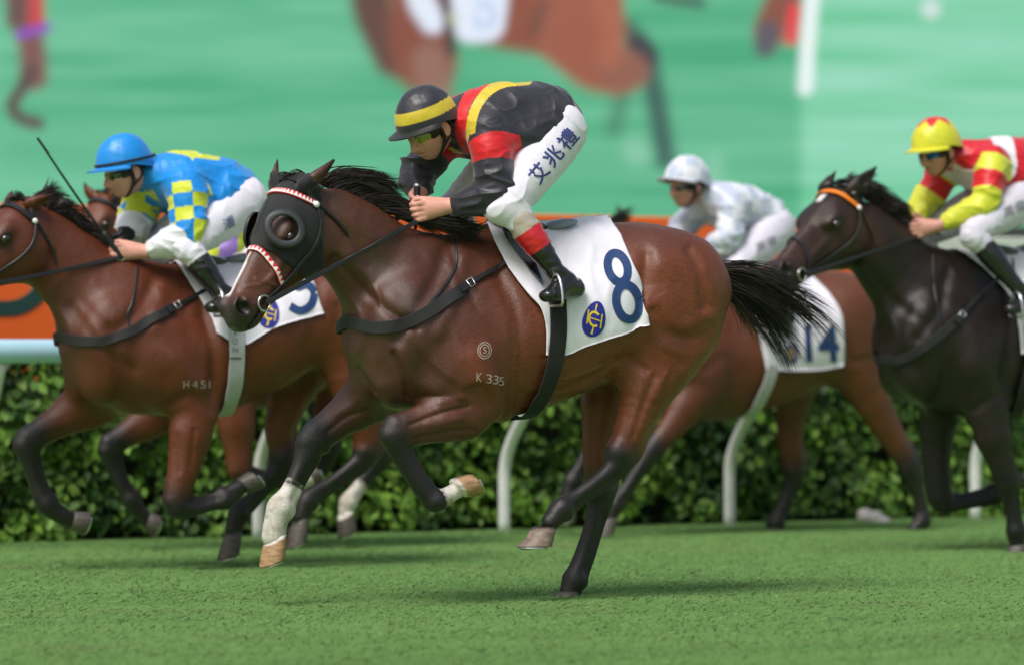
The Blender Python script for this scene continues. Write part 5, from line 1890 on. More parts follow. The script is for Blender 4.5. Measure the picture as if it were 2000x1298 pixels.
M_PATENT = mat('patent_black', (0.010, 0.010, 0.011), rough=0.14, spec=0.6, coat=0.6, noise=0.2, nscale=30, bump=0.25, bscale=26, bump_dist=0.01)
M_HOOD = mat('hood_cloth', (0.010, 0.010, 0.012), rough=0.8, noise=0.15, nscale=200, bump=0.3, bscale=1200, sheen=0.25)
M_CUP = mat('blinker_cup', (0.034, 0.037, 0.043), rough=0.5, noise=0.12, nscale=80)
M_GIRTH_GREY = mat('grey_girth', (0.42, 0.42, 0.45), rough=0.7, noise=0.08, nscale=60, bump=0.2, bscale=900)

# ------------------------------------------------------------------ riders
M_SKIN = mat('skin', attr=True, rough=0.5, spec=0.4, subsurf=0.12, noise=0.06, nscale=90, bump=0.06, bscale=400)
M_SILK = mat('silk', attr=True, rough=0.44, spec=0.42, noise=0.05, nscale=30, bump=0.10, bscale=60, sheen=0.25, bump_dist=0.005)
M_BREECH = mat('breeches', attr=True, rough=0.6, noise=0.03, nscale=40, bump=0.10, bscale=60, sheen=0.1, bump_dist=0.005)
M_BOOT = mat('boots', attr=True, rough=0.22, spec=0.55, coat=0.25, noise=0.1, nscale=30, bump=0.2, bscale=70, bump_dist=0.004)
M_CAP = mat('cap_cover', attr=True, rough=0.40, spec=0.45, noise=0.05, nscale=40, bump=0.12, bscale=60, sheen=0.2, bump_dist=0.006)
creases(M_SILK, 11, 0.30, 0.010, (1, 0.7, 1.3))
creases(M_BREECH, 12, 0.22, 0.008, (1, 0.7, 1))
creases(M_CAP, 9, 0.10, 0.006)
M_LENS = mat('goggle_lens', (0.02, 0.022, 0.02), rough=0.06, spec=0.8, coat=0.7)
M_LENS_Y = mat('goggle_lens_amber', (0.28, 0.26, 0.02), rough=0.08, spec=0.8, coat=0.7)
M_LENS_B = mat('goggle_lens_mirror', (0.02, 0.10, 0.42), rough=0.06, spec=0.8, metal=0.7)
M_RUBBER = mat('black_rubber', (0.012, 0.012, 0.012), rough=0.6, noise=0.1, nscale=60)
M_GLOVE = mat('dark_glove', (0.014, 0.014, 0.016), rough=0.6, noise=0.1, nscale=60)
M_INK = mat('name_ink', (0.035, 0.05, 0.22), rough=0.6, noise=0.1, nscale=80)
M_INK_G = mat('name_ink_grey', (0.10, 0.10, 0.13), rough=0.6, noise=0.1, nscale=80)
SKIN = np.array((0.66, 0.325, 0.25))


def build_jockey(sp):
    fr = sp['frame']
    res = sp.get('res', 0.006)
    U = lambda k: fr.un(*sp[k])
    root = empty('person', fr.matrix())
    mir = np.array([1, -1, 1.0])
    # head frame
    pt, yw = math.radians(sp['pitch']), math.radians(sp.get('yaw', 0))
    f = np.array([math.cos(pt) * math.cos(yw), math.cos(pt) * math.sin(yw), -math.sin(pt)])
    s = np.cross([0, 0, 1.0], f)
    s /= np.linalg.norm(s)
    u = np.cross(f, s)
    rl = math.radians(sp.get('roll', 0))
    s, u = s * math.cos(rl) + u * math.sin(rl), u * math.cos(rl) - s * math.sin(rl)
    M = np.array([f, s, u])
    c = U('head')
    hs = sp.get('hs', 1.0)
    X = lambda a, b, d: c + (f * a + s * b + u * d) * hs
    spine = np.array([U(k) for k in ('neck', 'chest', 'mid', 'waist', 'pelvis')])
    shN, elN, wrN, haN = U('shN'), U('elN'), U('wrN'), U('haN')
    shF, elF, wrF, haF = U('shF'), U('elF'), U('wrF'), U('haF')
    hipN, knN, anN, heN, toN = U('hip'), U('knee'), U('ankle'), U('heel'), U('toe')
    hipF, knF, anF, heF, toF = [U(k + 'F') if k + 'F' in sp else p * mir for k, p in (('hip', hipN), ('knee', knN), ('ankle', anN), ('heel', heN), ('toe', toN))]
    pts = np.vstack([spine, shN, elN, wrN, haN, shF, elF, wrF, haF, c])
    # --- body (skin): one continuous figure under the clothes
    allp = np.vstack([pts, knN, anN, knF, anF, heN, toN, heF, toF])
    g = SDF(allp.min(0) - 0.2, allp.max(0) + 0.2, res)
    g.ell(c + u * 0.0, np.array([0.100, 0.078, 0.105]) * hs, M, k=0.02)
    g.ell(X(0.028, 0, -0.062), np.array([0.072, 0.062, 0.080]) * hs, M, k=0.02)
    g.ell(X(0.052, 0, -0.112), np.array([0.036, 0.034, 0.024]) * hs, M, k=0.02)
    g.ell(X(0.010, 0, -0.100), np.array([0.05, 0.056, 0.03]) * hs, M, k=0.02)
    g.tube([[*X(0.092, 0, -0.020), 0.010 * hs], [*X(0.112, 0, -0.048), 0.013 * hs], [*X(0.117, 0, -0.060), 0.015 * hs], [*X(0.100, 0, -0.066), 0.013 * hs]], k=0.008)
    for sg in (-1, 1):
        g.ell(X(0.100, 0.014 * sg, -0.064), np.array([0.013, 0.010, 0.010]) * hs, M, k=0.006)
        g.ell(X(0.066, 0.040 * sg, -0.052), np.array([0.028, 0.022, 0.024]) * hs, M, k=0.015)
        g.ell(X(-0.008, 0.082 * sg, -0.042), np.array([0.024, 0.010, 0.034]) * hs, M, k=0.008)
        g.ell(X(-0.004, 0.092 * sg, -0.040), np.array([0.012, 0.008, 0.018]) * hs, M, k=0.006, sub=True)
    g.ell(X(0.098, 0, -0.083), np.array([0.010, 0.024, 0.007]) * hs, M, k=0.006)
    g.ell(X(0.094, 0, -0.097), np.array([0.011, 0.021, 0.008]) * hs, M, k=0.006)
    g.ell(X(0.106, 0, -0.0895), np.array([0.014, 0.026, 0.0022]) * hs, M, k=0.004, sub=True)
    nb = spine[0]
    g.tube([[*X(-0.02, 0, -0.06), 0.056], [*(X(-0.02, 0, -0.06) * 0.5 + nb * 0.5), 0.054], [*nb, 0.062]], k=0.03)
    g.tube(np.column_stack([spine, [0.06, 0.105, 0.11, 0.09, 0.10], [0.09, 0.15, 0.14, 0.13, 0.13]]), k=0.03)
    for sh, el, wr, ha, sg in ((shN, elN, wrN, haN, 1), (shF, elF, wrF, haF, -1)):
        g.tube([[*sh, 0.055], [*(sh * 0.5 + el * 0.5), 0.048], [*el, 0.042], [*(el * 0.65 + wr * 0.35), 0.042], [*wr, 0.029]], k=0.02)
        a = ha - wr
        la = np.linalg.norm(a)
        a = a / la
        sd = np.array([0, sg, 0.0]) - a * (a[1] * sg)
        sd /= np.linalg.norm(sd)
        up = np.cross(a, sd) * sg
        if up[2] < 0:
            up = -up
        Mh = np.array([a, sd, up])
        g.tube([[*wr, 0.028, 0.030], [*(wr * 0.5 + ha * 0.5), 0.027, 0.036], [*ha, 0.024, 0.042]], lat=up, k=0.012)
        hk = sp.get('hand_scale', 1.0)
        for i, (ln, uo) in enumerate(((1.0, 0.030), (1.08, 0.010), (1.02, -0.011), (0.88, -0.030))):
            b = ha + (a * 0.012 + up * uo + sd * 0.010) * hk
            kx = ha + (a * 0.044 * ln + up * uo * 1.05 + sd * 0.016) * hk
            md = ha + (a * 0.052 * ln + up * uo * 1.05 - sd * 0.020) * hk
            tp = ha + (a * 0.022 * ln + up * uo * 1.0 - sd * 0.038) * hk
            g.tube([[*b, 0.012], [*kx, 0.0108], [*md, 0.0098], [*tp, 0.0085]], k=0.004, n=13)
        g.tube([[*(wr + up * 0.018 - sd * 0.004), 0.015], [*(ha + up * 0.044 - a * 0.004 - sd * 0.012), 0.0125], [*(ha + up * 0.048 + a * 0.026 - sd * 0.024), 0.0105], [*(ha + up * 0.040 + a * 0.042 - sd * 0.034), 0.0085]], k=0.006, n=13)
    for hp_, kn, an, he, to in ((hipN, knN, anN, heN, toN), (hipF, knF, anF, heF, toF)):
        g.tube([[*spine[-1], 0.08], [*hp_, 0.085], [*(hp_ * .5 + kn * .5), 0.07], [*kn, 0.045], [*(kn * .6 + an * .4), 0.042], [*an, 0.024]], k=0.02)
        g.tube([[*an, 0.022], [*(he * .45 + to * .55), 0.018], [*(he * .2 + to * .8), 0.014]], k=0.01)
    V, Q = g.mesh(1)
    col = np.tile(SKIN * sp.get('tone', 1.0), (len(V), 1))
    hl = (V - c) @ M.T / hs
    lips = np.exp(-((hl[:, 2] + 0.089) / 0.010) ** 2 - (hl[:, 1] / 0.026) ** 2) * (hl[:, 0] > 0.085)
    col = col * (1 - 0.5 * lips[:, None]) + np.array((0.36, 0.12, 0.09)) * 0.5 * lips[:, None]
    beard = smooth01(-hl[:, 2], 0.06, 0.11) * (hl[:, 0] > 0.0) * (np.linalg.norm(hl, axis=1) < 0.2) * sp.get('stubble', 0.2)
    col = col * (1 - beard[:, None]) + np.array((0.12, 0.09, 0.08)) * beard[:, None]
    hairm = (hl[:, 0] < 0.02) & (hl[:, 2] > -0.07) & (np.abs(hl[:, 1]) < 0.082) & (np.linalg.norm(hl, axis=1) < 0.16)
    col[hairm] = (0.02, 0.014, 0.01)
    red = vnoise(V, 25, 3) * 0.06
    col *= (1 + red)[:, None]
    if sp.get('gloves'):
        dN = np.linalg.norm(V - haF, axis=1)
        m = dN < 0.11
        col[m] = (0.014, 0.014, 0.016)
    mesh_obj('body', V, Q, M_SKIN, root, colors=np.clip(col, 0, 1))
    # --- jacket
    w = sp.get('bulk', 1.0)
    lo, hi = pts.min(0) - 0.24, pts.max(0) + 0.24
    g = SDF(lo, hi, res)
    tr = sp.get('torso_r', [(0.072, 0.10), (0.135, 0.19), (0.142, 0.185), (0.125, 0.17), (0.105, 0.155)])
    g.tube(np.column_stack([spine, [a * w for a, b in tr], [b * w for a, b in tr]]), k=0.03)
    arms = {}
    for key, sh, el, wr in (('N', shN, elN, wrN), ('F', shF, elF, wrF)):
        md = sh * 0.5 + el * 0.5 + np.array([0, 0, 0.0])
        cuff = el * 0.22 + wr * 0.78
        ch = np.array([[*(sh * 0.85 + spine[1] * 0.15), 0.092], [*(sh * 0.8 + el * 0.2), 0.084], [*md, 0.078], [*(sh * 0.12 + el * 0.88), 0.074], [*(el * 0.85 + wr * 0.15), 0.070], [*(el * 0.5 + wr * 0.5), 0.060], [*cuff, 0.044]])
        ch[:, 3] *= sp.get('sleeve', 1.0)
        g.tube(ch, k=0.028)
        arms[key] = ch
    g.tube([[*(nb * 0.4 + spine[1] * 0.6), 0.09], [*nb, 0.074], [*(nb * 0.62 + X(-0.02, 0, -0.06) * 0.38), 0.064]], k=0.02)
    if 'skirt' in sp:
        for sg in (1, -1):
            sk = fr.uns(sp['skirt'])
            sk[:, 1] *= sg
            g.tube(np.column_stack([sk[:, :4], sk[:, 3] * 0.9]), k=0.05)
    V, Q = g.mesh(2)
    N = normals(V, Q)
    el = np.minimum(np.linalg.norm(V - elN, axis=1), np.linalg.norm(V - elF, axis=1))
    wst = np.linalg.norm(V - spine[3], axis=1)
    amp = 0.0042 + 0.008 * np.exp(-(el / 0.12) ** 2) + 0.006 * np.exp(-(wst / 0.16) ** 2)
    sd_ = sp.get('seed', 1)
    r1 = 1 - np.abs(vnoise(V @ np.array([[3, 1, 9], [1, 4, 2], [13, 2, -3.0]]), 1.0, sd_))
    r2 = 1 - np.abs(vnoise(V @ np.array([[9, 1, -5], [2, 5, 3], [4, -2, 15.0]]), 1.0, sd_ + 9))
    r3 = 1 - np.abs(vnoise(V @ np.array([[12, 0, 4], [0, 8, 0], [4, 0, 20.0]]), 1.0, sd_ + 5))
    V = V + N * ((r1 ** 5 * 1.4 + r2 ** 5 * 1.2 + r3 ** 5 * 0.45 - 0.5) * amp)[:, None]
    N = normals(V, Q)
    # which arm, how far along it
    info = dict(V=V, N=N, uv=fr.px(V), uvm=fr.px(V * np.where(V[:, 1:2] < 0, mir, 1.0)))
    dt = np.full(len(V), 9.0)
    for k, (a, b) in enumerate(zip(spine[:-1], spine[1:])):
        dt = np.minimum(dt, seg_dist(V * np.array([1, 0.75, 1]), np.array([a, b]) * np.array([1, 0.75, 1])) / 0.135)
    for key, sh, e_, wr in (('N', shN, elN, wrN), ('F', shF, elF, wrF)):
        ab = e_ - sh
        f1 = ((V - sh) @ ab) / (ab @ ab)
        ac = wr - e_
        f2 = ((V - e_) @ ac) / (ac @ ac)
        d1 = np.linalg.norm(V - sh - np.clip(f1, 0, 1)[:, None] * ab, axis=1)
        d2 = np.linalg.norm(V - e_ - np.clip(f2, 0, 1)[:, None] * ac, axis=1)
        da = np.minimum(d1, d2) / 0.085
        frac = np.where(d1 < d2, np.clip(f1, -0.5, 1), 1 + np.clip(f2, 0, 1))
        ax1 = np.cross(ab, [0, 1, 0])
        ax1 /= np.linalg.norm(ax1)
        ax2 = np.cross(ab, ax1)
        ax2 /= np.linalg.norm(ax2)
        info['arm' + key] = da < np.minimum(dt, 1.45)
        info['frac' + key] = frac
        info['ang' + key] = np.arctan2((V - sh) @ ax2, (V - sh) @ ax1)
    jk = mesh_obj('jacket', V, Q, M_SILK, root, colors=np.clip(sp['silk'](info), 0, 1))
    out = dict(root=root, fr=fr, jacket=Caster(fr, V, Q), jacket_obj=jk, c=c, M=M, haN=haN, haF=haF, toe=toN)
    # --- breeches
    lo = np.vstack([hipN, knN, hipF, knF, spine[-1]]).min(0) - 0.2
    hi = np.vstack([hipN, knN, hipF, knF, spine[-1]]).max(0) + 0.2
    g = SDF(lo, hi, res)
    sp_ = spine[-1] * 0.75 + spine[-2] * 0.25
    g.tube([[*sp_, 0.098, 0.14], [*(hipN * .5 + hipF * .5), 0.112, 0.15]], k=0.03)
    for hp_, kn, an in ((hipN, knN, anN), (hipF, knF, anF)):
        q = [[*hp_, 0.118, 0.095], [*(hp_ * .7 + kn * .3), 0.112, 0.095], [*(hp_ * .35 + kn * .65), 0.094, 0.085], [*kn, 0.064, 0.060], [*(kn * .86 + an * .14 + (np.array([0, 0, 0.0]) if 'boot_top' not in sp else np.array([-0.03, 0, 0.01]))), 0.062, 0.058], [*(kn * .74 + an * .26 + (np.array([0, 0, 0.0]) if 'boot_top' not in sp else np.array([-0.035, 0, 0.01]))), 0.054, 0.054]]
        g.tube(q, k=0.035)
    if 'kneecap' in sp:
        kc = fr.uns([sp['kneecap']])[0]
        for sg in (1, -1):
            kk = kc[:3] * np.array([1, sg, 1])
            kb = (knN if sg > 0 else knF)
            g.tube([[*kk, kc[3], kc[3]], [*kb, 0.064, 0.060]], k=0.03)
    V, Q = g.mesh(2)
    N = normals(V, Q)
    kd = np.minimum(np.linalg.norm(V - knN, axis=1), np.linalg.norm(V - hipN, axis=1) + 0.05)
    amp = 0.002 + 0.006 * np.exp(-(kd / 0.13) ** 2)
    r1 = 1 - np.abs(vnoise(V @ np.array([[4, 1, 11], [1, 4, 2], [4, 2, -11.0]]), 1.0, sd_ + 4))
    r2 = 1 - np.abs(vnoise(V @ np.array([[13, 1, 3], [2, 6, 2], [3, -2, 13.0]]), 1.0, sd_ + 7))
    V = V + N * ((r1 ** 5 * 1.4 + r2 ** 5 * 0.8 - 0.4) * amp)[:, None]
    colb = np.tile(np.array(sp.get('breech', (0.74, 0.71, 0.81))), (len(V), 1))
    bo = mesh_obj('breeches', V, Q, M_BREECH, root, colors=colb)
    out['breeches'] = Caster(fr, V, Q)
    out['breeches_obj'] = bo
    # --- boots
    bt = fr.un(*sp['boot_top']) if 'boot_top' in sp else None
    for kn, an, he, to in ((knN if bt is None else bt, anN, heN, toN), (knF if bt is None else bt * mir, anF, heF, toF)):
        P = np.vstack([kn, an, he, to])
        g = SDF(P.min(0) - 0.12, P.max(0) + 0.12, res)
        g.tube([[*(kn * (.78 if bt is None else 1.0) + an * (.22 if bt is None else 0.0)), 0.058], [*(kn * .55 + an * .45), 0.060], [*(kn * .3 + an * .7), 0.050], [*(kn * .08 + an * .92), 0.041], [*an, 0.040], [*(an * .5 + he * .5), 0.040]], k=0.015)
        fl = np.cross(to - he, [0, 0, 1.0])
        fl /= np.linalg.norm(fl)
        g.tube([[*he, 0.042, 0.036], [*(he * .6 + to * .4 + np.array([0, 0, 0.014])), 0.048, 0.042], [*(he * .25 + to * .75), 0.036, 0.045], [*to, 0.026, 0.036]], lat=fl, k=0.02)
        V, Q = g.mesh(2)
        N = normals(V, Q)
        V = V + N * (vnoise(V @ np.array([[20, 0, 10], [0, 20, 0], [0, 0, 60]]), 1.0, 3) * 0.0025)[:, None]
        ab = an - kn
        fr_ = ((V - kn) @ ab) / (ab @ ab)
        colr = np.tile(np.array((0.010, 0.010, 0.011)), (len(V), 1))
        for a, b, k_ in sp.get('boot_bands', []):
            m = (fr_ >= a) & (fr_ < b)
            colr[m] = k_
        mesh_obj('boot', V, Q, M_BOOT, root, colors=colr)
    # --- cap, goggles, straps
    make_cap(sp, out, X, M, hs, root)
    return out


def make_cap(sp, out, X, M, hs, root):
    f, s, u = M
    ct = math.radians(sp.get('cap_tilt', 11))
    f2, u2 = f * math.cos(ct) + u * math.sin(ct), u * math.cos(ct) - f * math.sin(ct)
    c0 = X(0, 0, 0)
    XC = lambda a, b, d: c0 + (f2 * a + s * b + u2 * d) * hs
    rf, rs, ru, z0 = 0.142, 0.118, 0.150, -0.004
    nth, nph = 44, 96
    V, L = [], []
    for i in range(nth + 1):
        th = (math.pi / 2) * i / nth
        for j in range(nph):
            ph = 2 * math.pi * j / nph
            a = rf * math.sin(th) ** 0.92 * math.cos(ph) - 0.006
            b = rs * math.sin(th) ** 0.92 * math.sin(ph)
            d = z0 + ru * math.cos(th) ** 0.95
            dip = 0.030 * max(0, -math.cos(ph)) * math.sin(th) ** 3
            d -= dip
            seam = 0.0012 * math.exp(-((math.sin(3 * ph)) / 0.08) ** 2)
            k = 1 - seam / 0.12
            L.append((a, b, d, th, ph))
            V.append((a * k, b * k, d))
    V, L = np.array(V), np.array(L)
    w = vnoise(V, 26.0, sp.get('seed', 1)) * 0.0018 + vnoise(V, 60.0, 5) * 0.0008
    V = V * (1 + (w / 0.13))[:, None]
    F = [(i * nph + j, i * nph + (j + 1) % nph, (i + 1) * nph + (j + 1) % nph, (i + 1) * nph + j) for i in range(nth) for j in range(nph)]
    F = [x[::-1] for x in F]
    W = np.array([XC(*v) for v in V])
    cap = empty('helmet', None, root)
    mesh_obj('cover', W, F, M_CAP, cap, colors=np.clip(sp['cap'](L), 0, 1))
    # peak: a curved plate in front
    pk, pl = [], []
    n1, n2 = 31, 9
    for i in range(n1):
        ph = math.radians(-76 + 152 * i / (n1 - 1))
        ext = 0.056 * math.cos(ph * 90 / 80) ** 0.7 if abs(ph) < math.radians(79) else 0
        for j in range(n2):
            q = j / (n2 - 1)
            a = (rf + ext * q) * math.cos(ph) - 0.010
            b = (rs + ext * q * 0.55) * math.sin(ph)
            d = z0 + 0.006 - 0.008 * q * math.cos(ph) - 0.004 * q - 0.012 * (abs(math.sin(ph)) ** 2) * q
            pk.append((a, b, d))
    pk = np.array(pk)
    up = np.array([XC(*p) for p in pk])
    dn = np.array([XC(p[0], p[1], p[2] - 0.006) for p in pk])
    g1 = grid_faces(n1, n2)
    nn = n1 * n2
    rim = [(i * n2 + n2 - 1, (i + 1) * n2 + n2 - 1, nn + (i + 1) * n2 + n2 - 1, nn + i * n2 + n2 - 1) for i in range(n1 - 1)]
    mesh_obj('peak', np.vstack([up, dn]), np.vstack([g1[:, ::-1], g1 + nn, np.array(rim)]), M_CAP, cap, colors=np.tile(np.array(sp.get('peak', (0.01, 0.01, 0.012))), (2 * nn, 1)))
    # elastic round the cap
    if sp.get('elastic'):
        a = np.linspace(0, 2 * math.pi, 60, endpoint=False)
        P = np.array([XC((rf + .003) * math.cos(t) - 0.006, (rs + .003) * math.sin(t), z0 + 0.022 - 0.012 * math.cos(t) * -1 + sp.get('el_up', 0) * -math.cos(t)) for t in a])
        cc = XC(0, 0, 0.02)
        nr = P - cc
        nr /= np.linalg.norm(nr, axis=1)[:, None]
        strip('elastic_band', P, nr, 0.012, M_RUBBER, cap, thick=0.003, closed=True)
    # goggles
    gg = empty('goggles', None, root)
    n1, n2 = 41, 9
    P, Fm = [], []
    for i in range(n1):
        ph = math.radians(-84 + 168 * i / (n1 - 1))
        for j in range(n2):
            q = -1 + 2 * j / (n2 - 1)
            brd = 0.008 * (1 - (abs(q)) ** 2.5)
            hh = 0.027 * (1 - 0.30 * (abs(ph) / 1.5) ** 2) * (1 - 0.40 * math.exp(-(ph / 0.16) ** 2) * (q < 0))
            P.append(X((0.094 + brd) * math.cos(ph * 0.94), (0.076 + brd) * math.sin(ph * 0.94), -0.030 + q * hh))
    mesh_obj('frame', P, grid_faces(n1, n2), M_RUBBER, gg)
    for sg in (1, -1):
        P = []
        for i in range(13):
            for j in range(9):
                x, q = -1 + i / 6, -1 + j / 4
                l = max(abs(x), abs(q))
                r = math.hypot(x, q)
                if r > 0:
                    x, q = x * l / r, q * l / r
                ph = sg * 0.60 + x * 0.40
                bl = 0.010 + 0.004 * (1 - min(1, x * x + q * q))
                P.append(X((0.094 + bl) * math.cos(ph * 0.94), (0.076 + bl) * math.sin(ph * 0.94), -0.030 + q * 0.019))
        mesh_obj('lens', P, grid_faces(13, 9), sp.get('lens', M_LENS), gg)
        # chin strap
        S = catmull([X(0.02, 0.090 * sg, 0.0), X(0.012, 0.082 * sg, -0.06), X(0.03, 0.064 * sg, -0.105), X(0.046, 0.03 * sg, -0.135), X(0.05, 0, -0.139)], 20)
        nr = S - X(0, 0, -0.05)
        nr /= np.linalg.norm(nr, axis=1)[:, None]
        strip('chin_strap', S, nr, 0.013, sp.get('strap', M_RUBBER), cap, thick=0.004)
        S = catmull([X(-0.045, 0.085 * sg, -0.01), X(-0.03, 0.088 * sg, -0.06), X(0.028, 0.068 * sg, -0.103)], 12)
        nr = S - X(0, 0, -0.05)
        nr /= np.linalg.norm(nr, axis=1)[:, None]
        strip('chin_strap', S, nr, 0.012, sp.get('strap', M_RUBBER), cap, thick=0.004)


# ---- silks
K_BLACK, K_RED, K_YEL = np.array((0.026, 0.024, 0.034)), np.array((0.62, 0.012, 0.018)), np.array((0.60, 0.46, 0.035))
K_BLUE, K_LIME, K_WHITE = np.array((0.004, 0.24, 0.70)), np.array((0.60, 0.66, 0.035)), np.array((0.74, 0.75, 0.80))


def silk_8(i):
    n = len(i['V'])
    c = np.tile(K_BLACK, (n, 1))
    red = seg_dist(i['uvm'], catmull([(948, 158), (918, 186), (902, 225), (902, 268), (922, 298), (955, 325)], 24))
    yel = seg_dist(i['uvm'], catmull([(1030, 157), (978, 164), (944, 188), (924, 225), (920, 268), (938, 300), (970, 325)], 24))
    body = ~(i['armN'] | i['armF'])
    body |= (i['fracN'] < 0.05) & i['armN'] | (i['fracF'] < 0.05) & i['armF']
    c[body & (red < 11)] = K_RED
    c[body & (yel < 9.5)] = K_YEL
    for k in 'NF':
        a, f = i['arm' + k], i['frac' + k]
        c[a & (f > 0.14 + 0.08 * np.sin(i['ang' + k])) & (f < 0.46)] = K_RED
    return c


def cap_8(L):
    c = np.tile(K_BLACK, (len(L), 1))
    d = L[:, 2] - 0.25 * np.minimum(L[:, 0], 0) * 0
    c[(d > 0.030) & (d < 0.074)] = K_YEL
    return c


def silk_5(i):
    c = np.tile(K_BLUE, (len(i['V']), 1))
    for k in 'NF':
        a, f = i['arm' + k], i['frac' + k]
        chk = (np.floor(f * 3.6 + 0.3) + np.floor((i['ang' + k] + 3.5) / (math.pi / 3))) % 2 == 0
        c[a & (f > -0.05) & chk & (f < 1.02)] = K_LIME
        c[a & (f > 1.02)] = K_WHITE
    d = seg_dist(i['uvm'], np.array([(318, 292), (352, 297), (378, 303), (425, 309)]))
    c[(d < 4.5) & ~i['armN']] = K_LIME
    tri = np.abs(i['uvm'] - np.array([376, 303])) @ np.array([1.0, 0.0])
    c[(tri < 9 - (i['uvm'][:, 1] - 302) * 0.75) & (i['uvm'][:, 1] < 314) & (i['uvm'][:, 1] > 290)] = K_LIME
    hem = seg_dist(i['uvm'], np.array([(296, 378), (310, 404), (336, 420), (356, 418)]))
    c[(hem < 6) & ~i['armN']] = K_LIME
    return c


def cap_5(L):
    return np.tile(K_BLUE, (len(L), 1))


def silk_d(i):
    c = np.tile(np.array((0.55, 0.008, 0.02)), (len(i['V']), 1))
    w = seg_dist(i['uvm'], catmull([(1944, 245), (1962, 285), (1966, 330), (1940, 350), (1885, 350), (1860, 338)], 24))
    c[(w < 19) & ~i['armN']] = (0.74, 0.71, 0.78)
    for k in 'NF':
        a, f = i['arm' + k], i['frac' + k]
        c[a & (f > -0.12)] = (0.60, 0.62, 0.04)
        c[a & (f > 0.32) & (f < 0.72)] = (0.60, 0.010, 0.018)
    return c


def cap_d(L):
    c = np.tile(np.array((0.62, 0.60, 0.03)), (len(L), 1))
    th, ph = L[:, 3], L[:, 4]
    star = 0.42 + 0.42 * np.abs(((ph + 0.35) * 6 / (2 * math.pi)) % 1 * 2 - 1)
    c[th < star] = (0.66, 0.012, 0.02)
    return c


def silk_14(i):
    c = np.tile(np.array((0.66, 0.69, 0.76)), (len(i['V']), 1))
    v = i['V']
    chk = (np.floor(v[:, 0] / 0.075) + np.floor((v[:, 2] + 0.5 * np.abs(v[:, 1])) / 0.075)) % 2 == 0
    c[chk] = (0.46, 0.51, 0.63)
    return c


def cap_14(L):
    c = np.tile(np.array((0.66, 0.69, 0.76)), (len(L), 1))
    chk = (np.floor(L[:, 4] / (math.pi / 4)) + np.floor(L[:, 3] / 0.52)) % 2 == 0
    c[chk] = (0.46, 0.51, 0.63)
    return c


def silk_x(i):
    c = np.tile(np.array((0.30, 0.18, 0.55)), (len(i['V']), 1))
    v = i['V']
    c[(np.floor(v[:, 0] / 0.09) % 2 == 0)] = K_LIME
    return c


def cap_x(L):
    return np.tile(np.array((0.30, 0.18, 0.55)), (len(L), 1))


jk8 = dict(frame=fr8, res=0.005, head=(834, 238, 0.0), pitch=33, yaw=13, hs=1.0, neck=(893, 236, 0), chest=(938, 240, 0), mid=(1000, 230, 0), waist=(1050, 224, 0), pelvis=(1076, 232, 0),
           shN=(956, 258, .165), elN=(968, 386, .215), wrN=(880, 403, .10), haN=(832, 411, .075),
           shF=(880, 262, -.165), elF=(812, 338, -.20), wrF=(820, 374, -.09), haF=(816, 396, -.045),
           hip=(1092, 256, .12), knee=(994, 400, .245), ankle=(1086, 532, .318), heel=(1124, 562, .30), toe=(1068, 577, .36),
           skirt=[(992, 268, .155, .070), (1040, 262, .165, .076), (1074, 238, .135, .075)], silk=silk_8, cap=cap_8, lens=M_LENS_Y, stubble=0.35, seed=1, kneecap=(972, 405, .225, .060), boot_bands=[(-1, 0.38, (0.42, 0.36, 0.31)), (0.38, 0.66, (0.56, 0.012, 0.022))])
jk5 = dict(frame=fr5, res=0.006, head=(243, 322, 0.0), pitch=20, yaw=4, neck=(300, 338, 0), chest=(345, 352, 0), mid=(400, 362, 0), waist=(440, 366, 0), pelvis=(462, 374, 0),
           shN=(366, 368, .165), elN=(372, 462, .22), wrN=(286, 492, .11), haN=(240, 492, .075),
           shF=(290, 368, -.165), elF=(262, 436, -.20), wrF=(254, 455, -.10), haF=(240, 466, -.05),
           hip=(476, 392, .12), knee=(364, 478, .235), ankle=(430, 566, .315), heel=(470, 590, .30), toe=(412, 600, .36),
           sleeve=1.14, skirt=[(392, 392, .15, .065), (440, 384, .16, .070), (466, 372, .13, .066)], silk=silk_5, cap=cap_5, peak=K_BLUE, elastic=True, el_up=0.02, gloves=True, seed=4, boot_bands=[(-1, 0.34, (0.66, 0.64, 0.66))])
jkd = dict(frame=frd, res=0.0065, head=(1828, 285, 0.0), pitch=20, yaw=12, neck=(1886, 305, 0), chest=(1925, 325, 0), mid=(1975, 322, 0), waist=(2014, 326, 0), pelvis=(2034, 336, 0),
           shN=(1938, 318, .165), elN=(1924, 398, .215), wrN=(1832, 442, .11), haN=(1802, 448, .075),
           shF=(1852, 326, -.165), elF=(1806, 396, -.22), wrF=(1790, 428, -.12), haF=(1782, 440, -.05),
           hip=(2042, 356, .12), knee=(1900, 456, .235), ankle=(1986, 560, .315), heel=(2020, 590, .30), toe=(1972, 604, .36),
           skirt=[(1968, 345, .15, .065), (2010, 345, .16, .07), (2030, 335, .13, .066)], silk=silk_d, cap=cap_d, peak=(0.62, 0.60, 0.03), lens=M_LENS_B, seed=7, breech=(0.60, 0.57, 0.67), stubble=0.1, tone=0.8)
